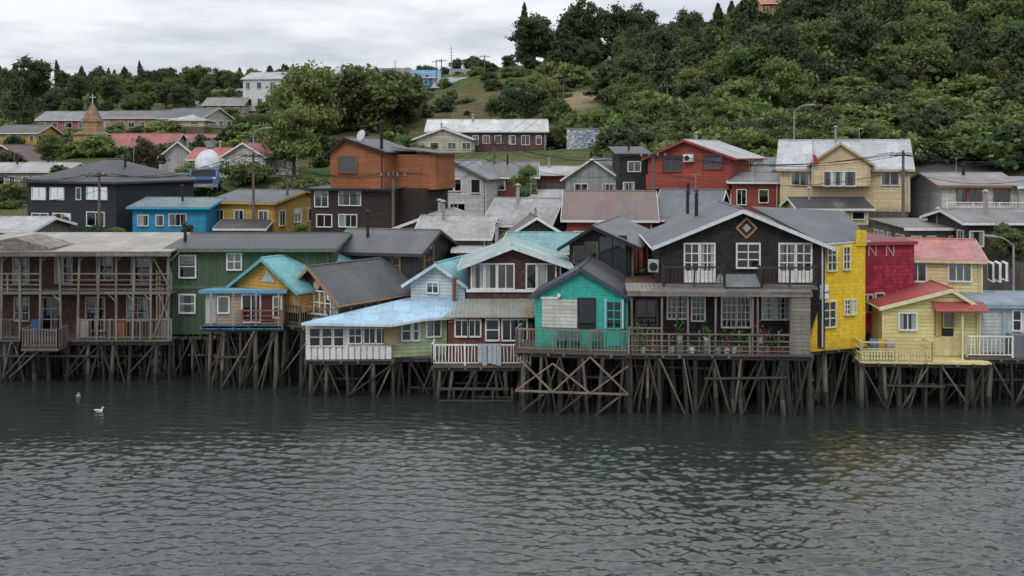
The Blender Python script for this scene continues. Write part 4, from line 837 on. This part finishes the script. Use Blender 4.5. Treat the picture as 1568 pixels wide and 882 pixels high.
def lamp(px,D,yt,dirx=1):
    b=Bld('street_lamp',px,D,HY); b.z0=H1(b.ox,b.oy); ht=Zp(yt,D)-b.z0
    b.beam('lamp_post',METAL,(0,0,-.4),(0,0,ht-.6),.08,.055,n=8); p=Vector((0,0,ht-.6))
    for k in range(4):
        q=p+Vector((.28*dirx,-.05,.24-.07*k)); b.beam('lamp_arm',METAL,p,q,.04,n=6); p=q
    b.prism('lamp_head',M('plain',(.4,.4,.4)),[p+Vector((-.05*dirx,-.12,-.03)),p+Vector((.6*dirx,-.09,.02)),p+Vector((.6*dirx,.09,.02)),p+Vector((-.05*dirx,.12,-.03))],(0,0,.09)); b.done()
lamp(1216,98,160,1); lamp(388,100,195,1); lamp(1552,60,360,-1)
def antenna(px,D,yt,yb):
    b=Bld('radio_mast',px,D,yb); h=Zp(yt,D)-b.z0; b.beam('mast',METAL,(0,0,0),(0,0,h),.12,.05,n=6)
    for k in range(4): b.beam('antenna_elements',METAL,(-.6,0,h*(.6+.1*k)),(.6,0,h*(.6+.1*k)),.03)
    b.done()
antenna(691,225,70,120); antenna(605,245,92,120)
# ================================================================ CEMENT MIXER TRUCK
b=Bld('cement_mixer_truck',288,97,296,10)
BLT=M('plain',(.07,.18,.38),.3); DR=M('plain',(.52,.54,.56),.4); RB=BLACKM
b.box('chassis',BLACKM,.3,2.3,.2,7.5,.7,.95)
for yy in(.6,4.9,6.2):
    for xx in(.15,2.1): b.beam('wheels',RB,(xx,yy,.5),(xx+.32,yy,.5),.5,n=16); b.beam('hubs',METAL,(xx-.02,yy,.5),(xx+.34,yy,.5),.2,n=10)
b.prism('cab',BLT,[(.1,0,.75),(.1,1.6,.75),(.1,1.6,2.1),(.1,.35,2.1),(.1,0,1.5)],(2.4,0,0))
b.prism('windscreen',INT,[(.25,-.005,1.5),(2.35,-.005,1.5),(2.3,.33,2.05),(.3,.33,2.05)],(0,-.02,.01)); b.box('grille',BLACKM,.5,2.1,-.05,-.01,.9,1.2); b.box('bumper',METAL,.1,2.5,-.15,-.06,.55,.8)
for xx in(.3,2.1): b.box('headlamps',WHITE,xx,xx+.25,-.06,-.012,1.25,1.4)
p0=Vector((1.3,1.9,1.9)); seg=[(0,.55),(.8,.95),(1.9,1.15),(2.9,1.05),(4.3,.6),(4.9,.42)]
dv=Vector((0,1,.34)).normalized()
for (a,ra),(c_,rc) in zip(seg[:-1],seg[1:]): b.beam('drum',DR,p0+dv*a,p0+dv*c_,ra,rc,n=20)
b.beam('hopper',METAL,p0+dv*4.9+Vector((0,0,.5)),p0+dv*4.9+Vector((0,.1,1.1)),.35,.7,n=8)
b.beam('chute',METAL,p0+dv*5.1,(1.3,8.3,1.2),.2,.15,n=6); b.done()
sx=np.linspace(-70,70,71); V=[];Fc=[]
for i,x_ in enumerate(sx):
    for yy in(99,103.5): V.append((x_,yy,H1(x_,yy)+.05))
for i in range(70): Fc.append((2*i,2*i+2,2*i+3,2*i+1))
me=bpy.data.meshes.new('street'); me.from_pydata(V,[],Fc); me.materials.append(M('plain',(.055,.055,.056),.4)); o=bpy.data.objects.new('street',me); scene.collection.objects.link(o)
# ================================================================ BUOY AND SEABIRD
def lathe(b,name,mat,prof,c=(0,0,0),n=14,sx=1,sy=1,k_=1.0):
    V,Fc,_=b.part(name,mat); k=len(V)
    for r,z in prof:
        for i in range(n): t=6.28318*i/n; V.append((c[0]+math.cos(t)*r*sx*k_,c[1]+math.sin(t)*r*sy*k_,c[2]+z*k_))
    for j in range(len(prof)-1):
        for i in range(n): Fc.append((k+j*n+i,k+j*n+(i+1)%n,k+(j+1)*n+(i+1)%n,k+(j+1)*n+i))
b=Bld('mooring_buoy',120,52.5,235); b.z0=0
lathe(b,'float',M('plain',(.30,.28,.15),.5),[(.001,-.15),(.14,-.1),(.2,0),(.19,.12),(.1,.22),(.04,.25),(.04,.34),(.001,.35)],k_=.55); b.beam('mooring_ring',METAL,(-.04,0,.19),(.04,0,.19),.015,n=6); b.done()
b=Bld('white_seabird',152,49.5,235); b.z0=0
ft=M('plain',(.66,.66,.64),.1); q_=.62
def ell(b,nm,m,c,rx,ry,rz):
    lathe(b,nm,m,[(max(.001,math.sin(a)),-math.cos(a)*rz) for a in np.linspace(0,math.pi,9)],c,12,rx,ry)
ell(b,'body',ft,(0,0,.05*q_),.27*q_,.13*q_,.11*q_); b.beam('tail',ft,(-.2*q_,0,.09*q_),(-.38*q_,0,.14*q_),.07*q_,.02*q_,n=6)
b.beam('neck',ft,(.18*q_,0,.10*q_),(.24*q_,0,.26*q_),.065*q_,.045*q_,n=8); ell(b,'head',ft,(.26*q_,0,.29*q_),.07*q_,.05*q_,.05*q_); b.beam('beak',M('plain',(.6,.3,.05)),(.31*q_,0,.285*q_),(.40*q_,0,.27*q_),.02*q_,.006,n=6)
ell(b,'folded_wings',M('plain',(.35,.36,.38),.2),(-.04*q_,0,.09*q_),.24*q_,.135*q_,.08*q_); b.done()
# ================================================================ WORLD, LIGHT, CAMERA
w=bpy.data.worlds.new('World'); scene.world=w; w.use_nodes=True; nt=w.node_tree; nt.nodes.clear()
g=G.__new__(G); g.nt=nt
tc=g.n('ShaderNodeTexCoord').outputs['Generated']; xyz=g.n('ShaderNodeSeparateXYZ',{0:tc}).outputs
zz=g.m_('MAXIMUM',xyz[2],0.0); den=g.m_('ADD',zz,.13)
cv=g.n('ShaderNodeCombineXYZ',{0:g.m_('DIVIDE',xyz[0],den),1:g.m_('DIVIDE',xyz[1],den),2:0.0}).outputs[0]
n1=g.noise(cv,1.0,7,.6); n2=g.noise(cv,.3,3,.5)
cc=g.mix(g.rmp(n1,.38,.60),(.56,.61,.69,1),(.86,.88,.91,1))
sky=g.n('ShaderNodeTexSky',sky_type='NISHITA',sun_disc=False,sun_elevation=math.radians(48),sun_rotation=math.radians(200)).outputs[0]
b1=g.n('ShaderNodeBackground',{'Color':sky,'Strength':.10}).outputs[0]
st=g.m_('ADD',.96,g.m_('MULTIPLY',zz,1.25))
b2=g.n('ShaderNodeBackground',{'Color':cc,'Strength':st}).outputs[0]
mx=g.n('ShaderNodeMixShader',{0:g.rmp(n2,.30,.45,.80,1.0),1:b1,2:b2}).outputs[0]
g.n('ShaderNodeOutputWorld',{'Surface':mx})
ld=bpy.data.lights.new('sun','SUN'); ld.energy=1.0; ld.angle=math.radians(18); ld.color=(1,.97,.93); lo=bpy.data.objects.new('sun',ld); scene.collection.objects.link(lo)
az=math.radians(200); el=math.radians(48); dv=Vector((math.sin(az)*math.cos(el),math.cos(az)*math.cos(el),math.sin(el)))
lo.rotation_euler=dv.to_track_quat('Z','Y').to_euler()
cd=bpy.data.cameras.new('camera'); cd.lens=36*F/1568; cd.sensor_width=36; cd.shift_y=-(441-HY)/1568; cd.clip_end=6000; cd.clip_start=.5
co=bpy.data.objects.new('camera',cd); scene.collection.objects.link(co); co.location=(0,0,CZ); co.rotation_euler=(math.pi/2,0,0); scene.camera=co
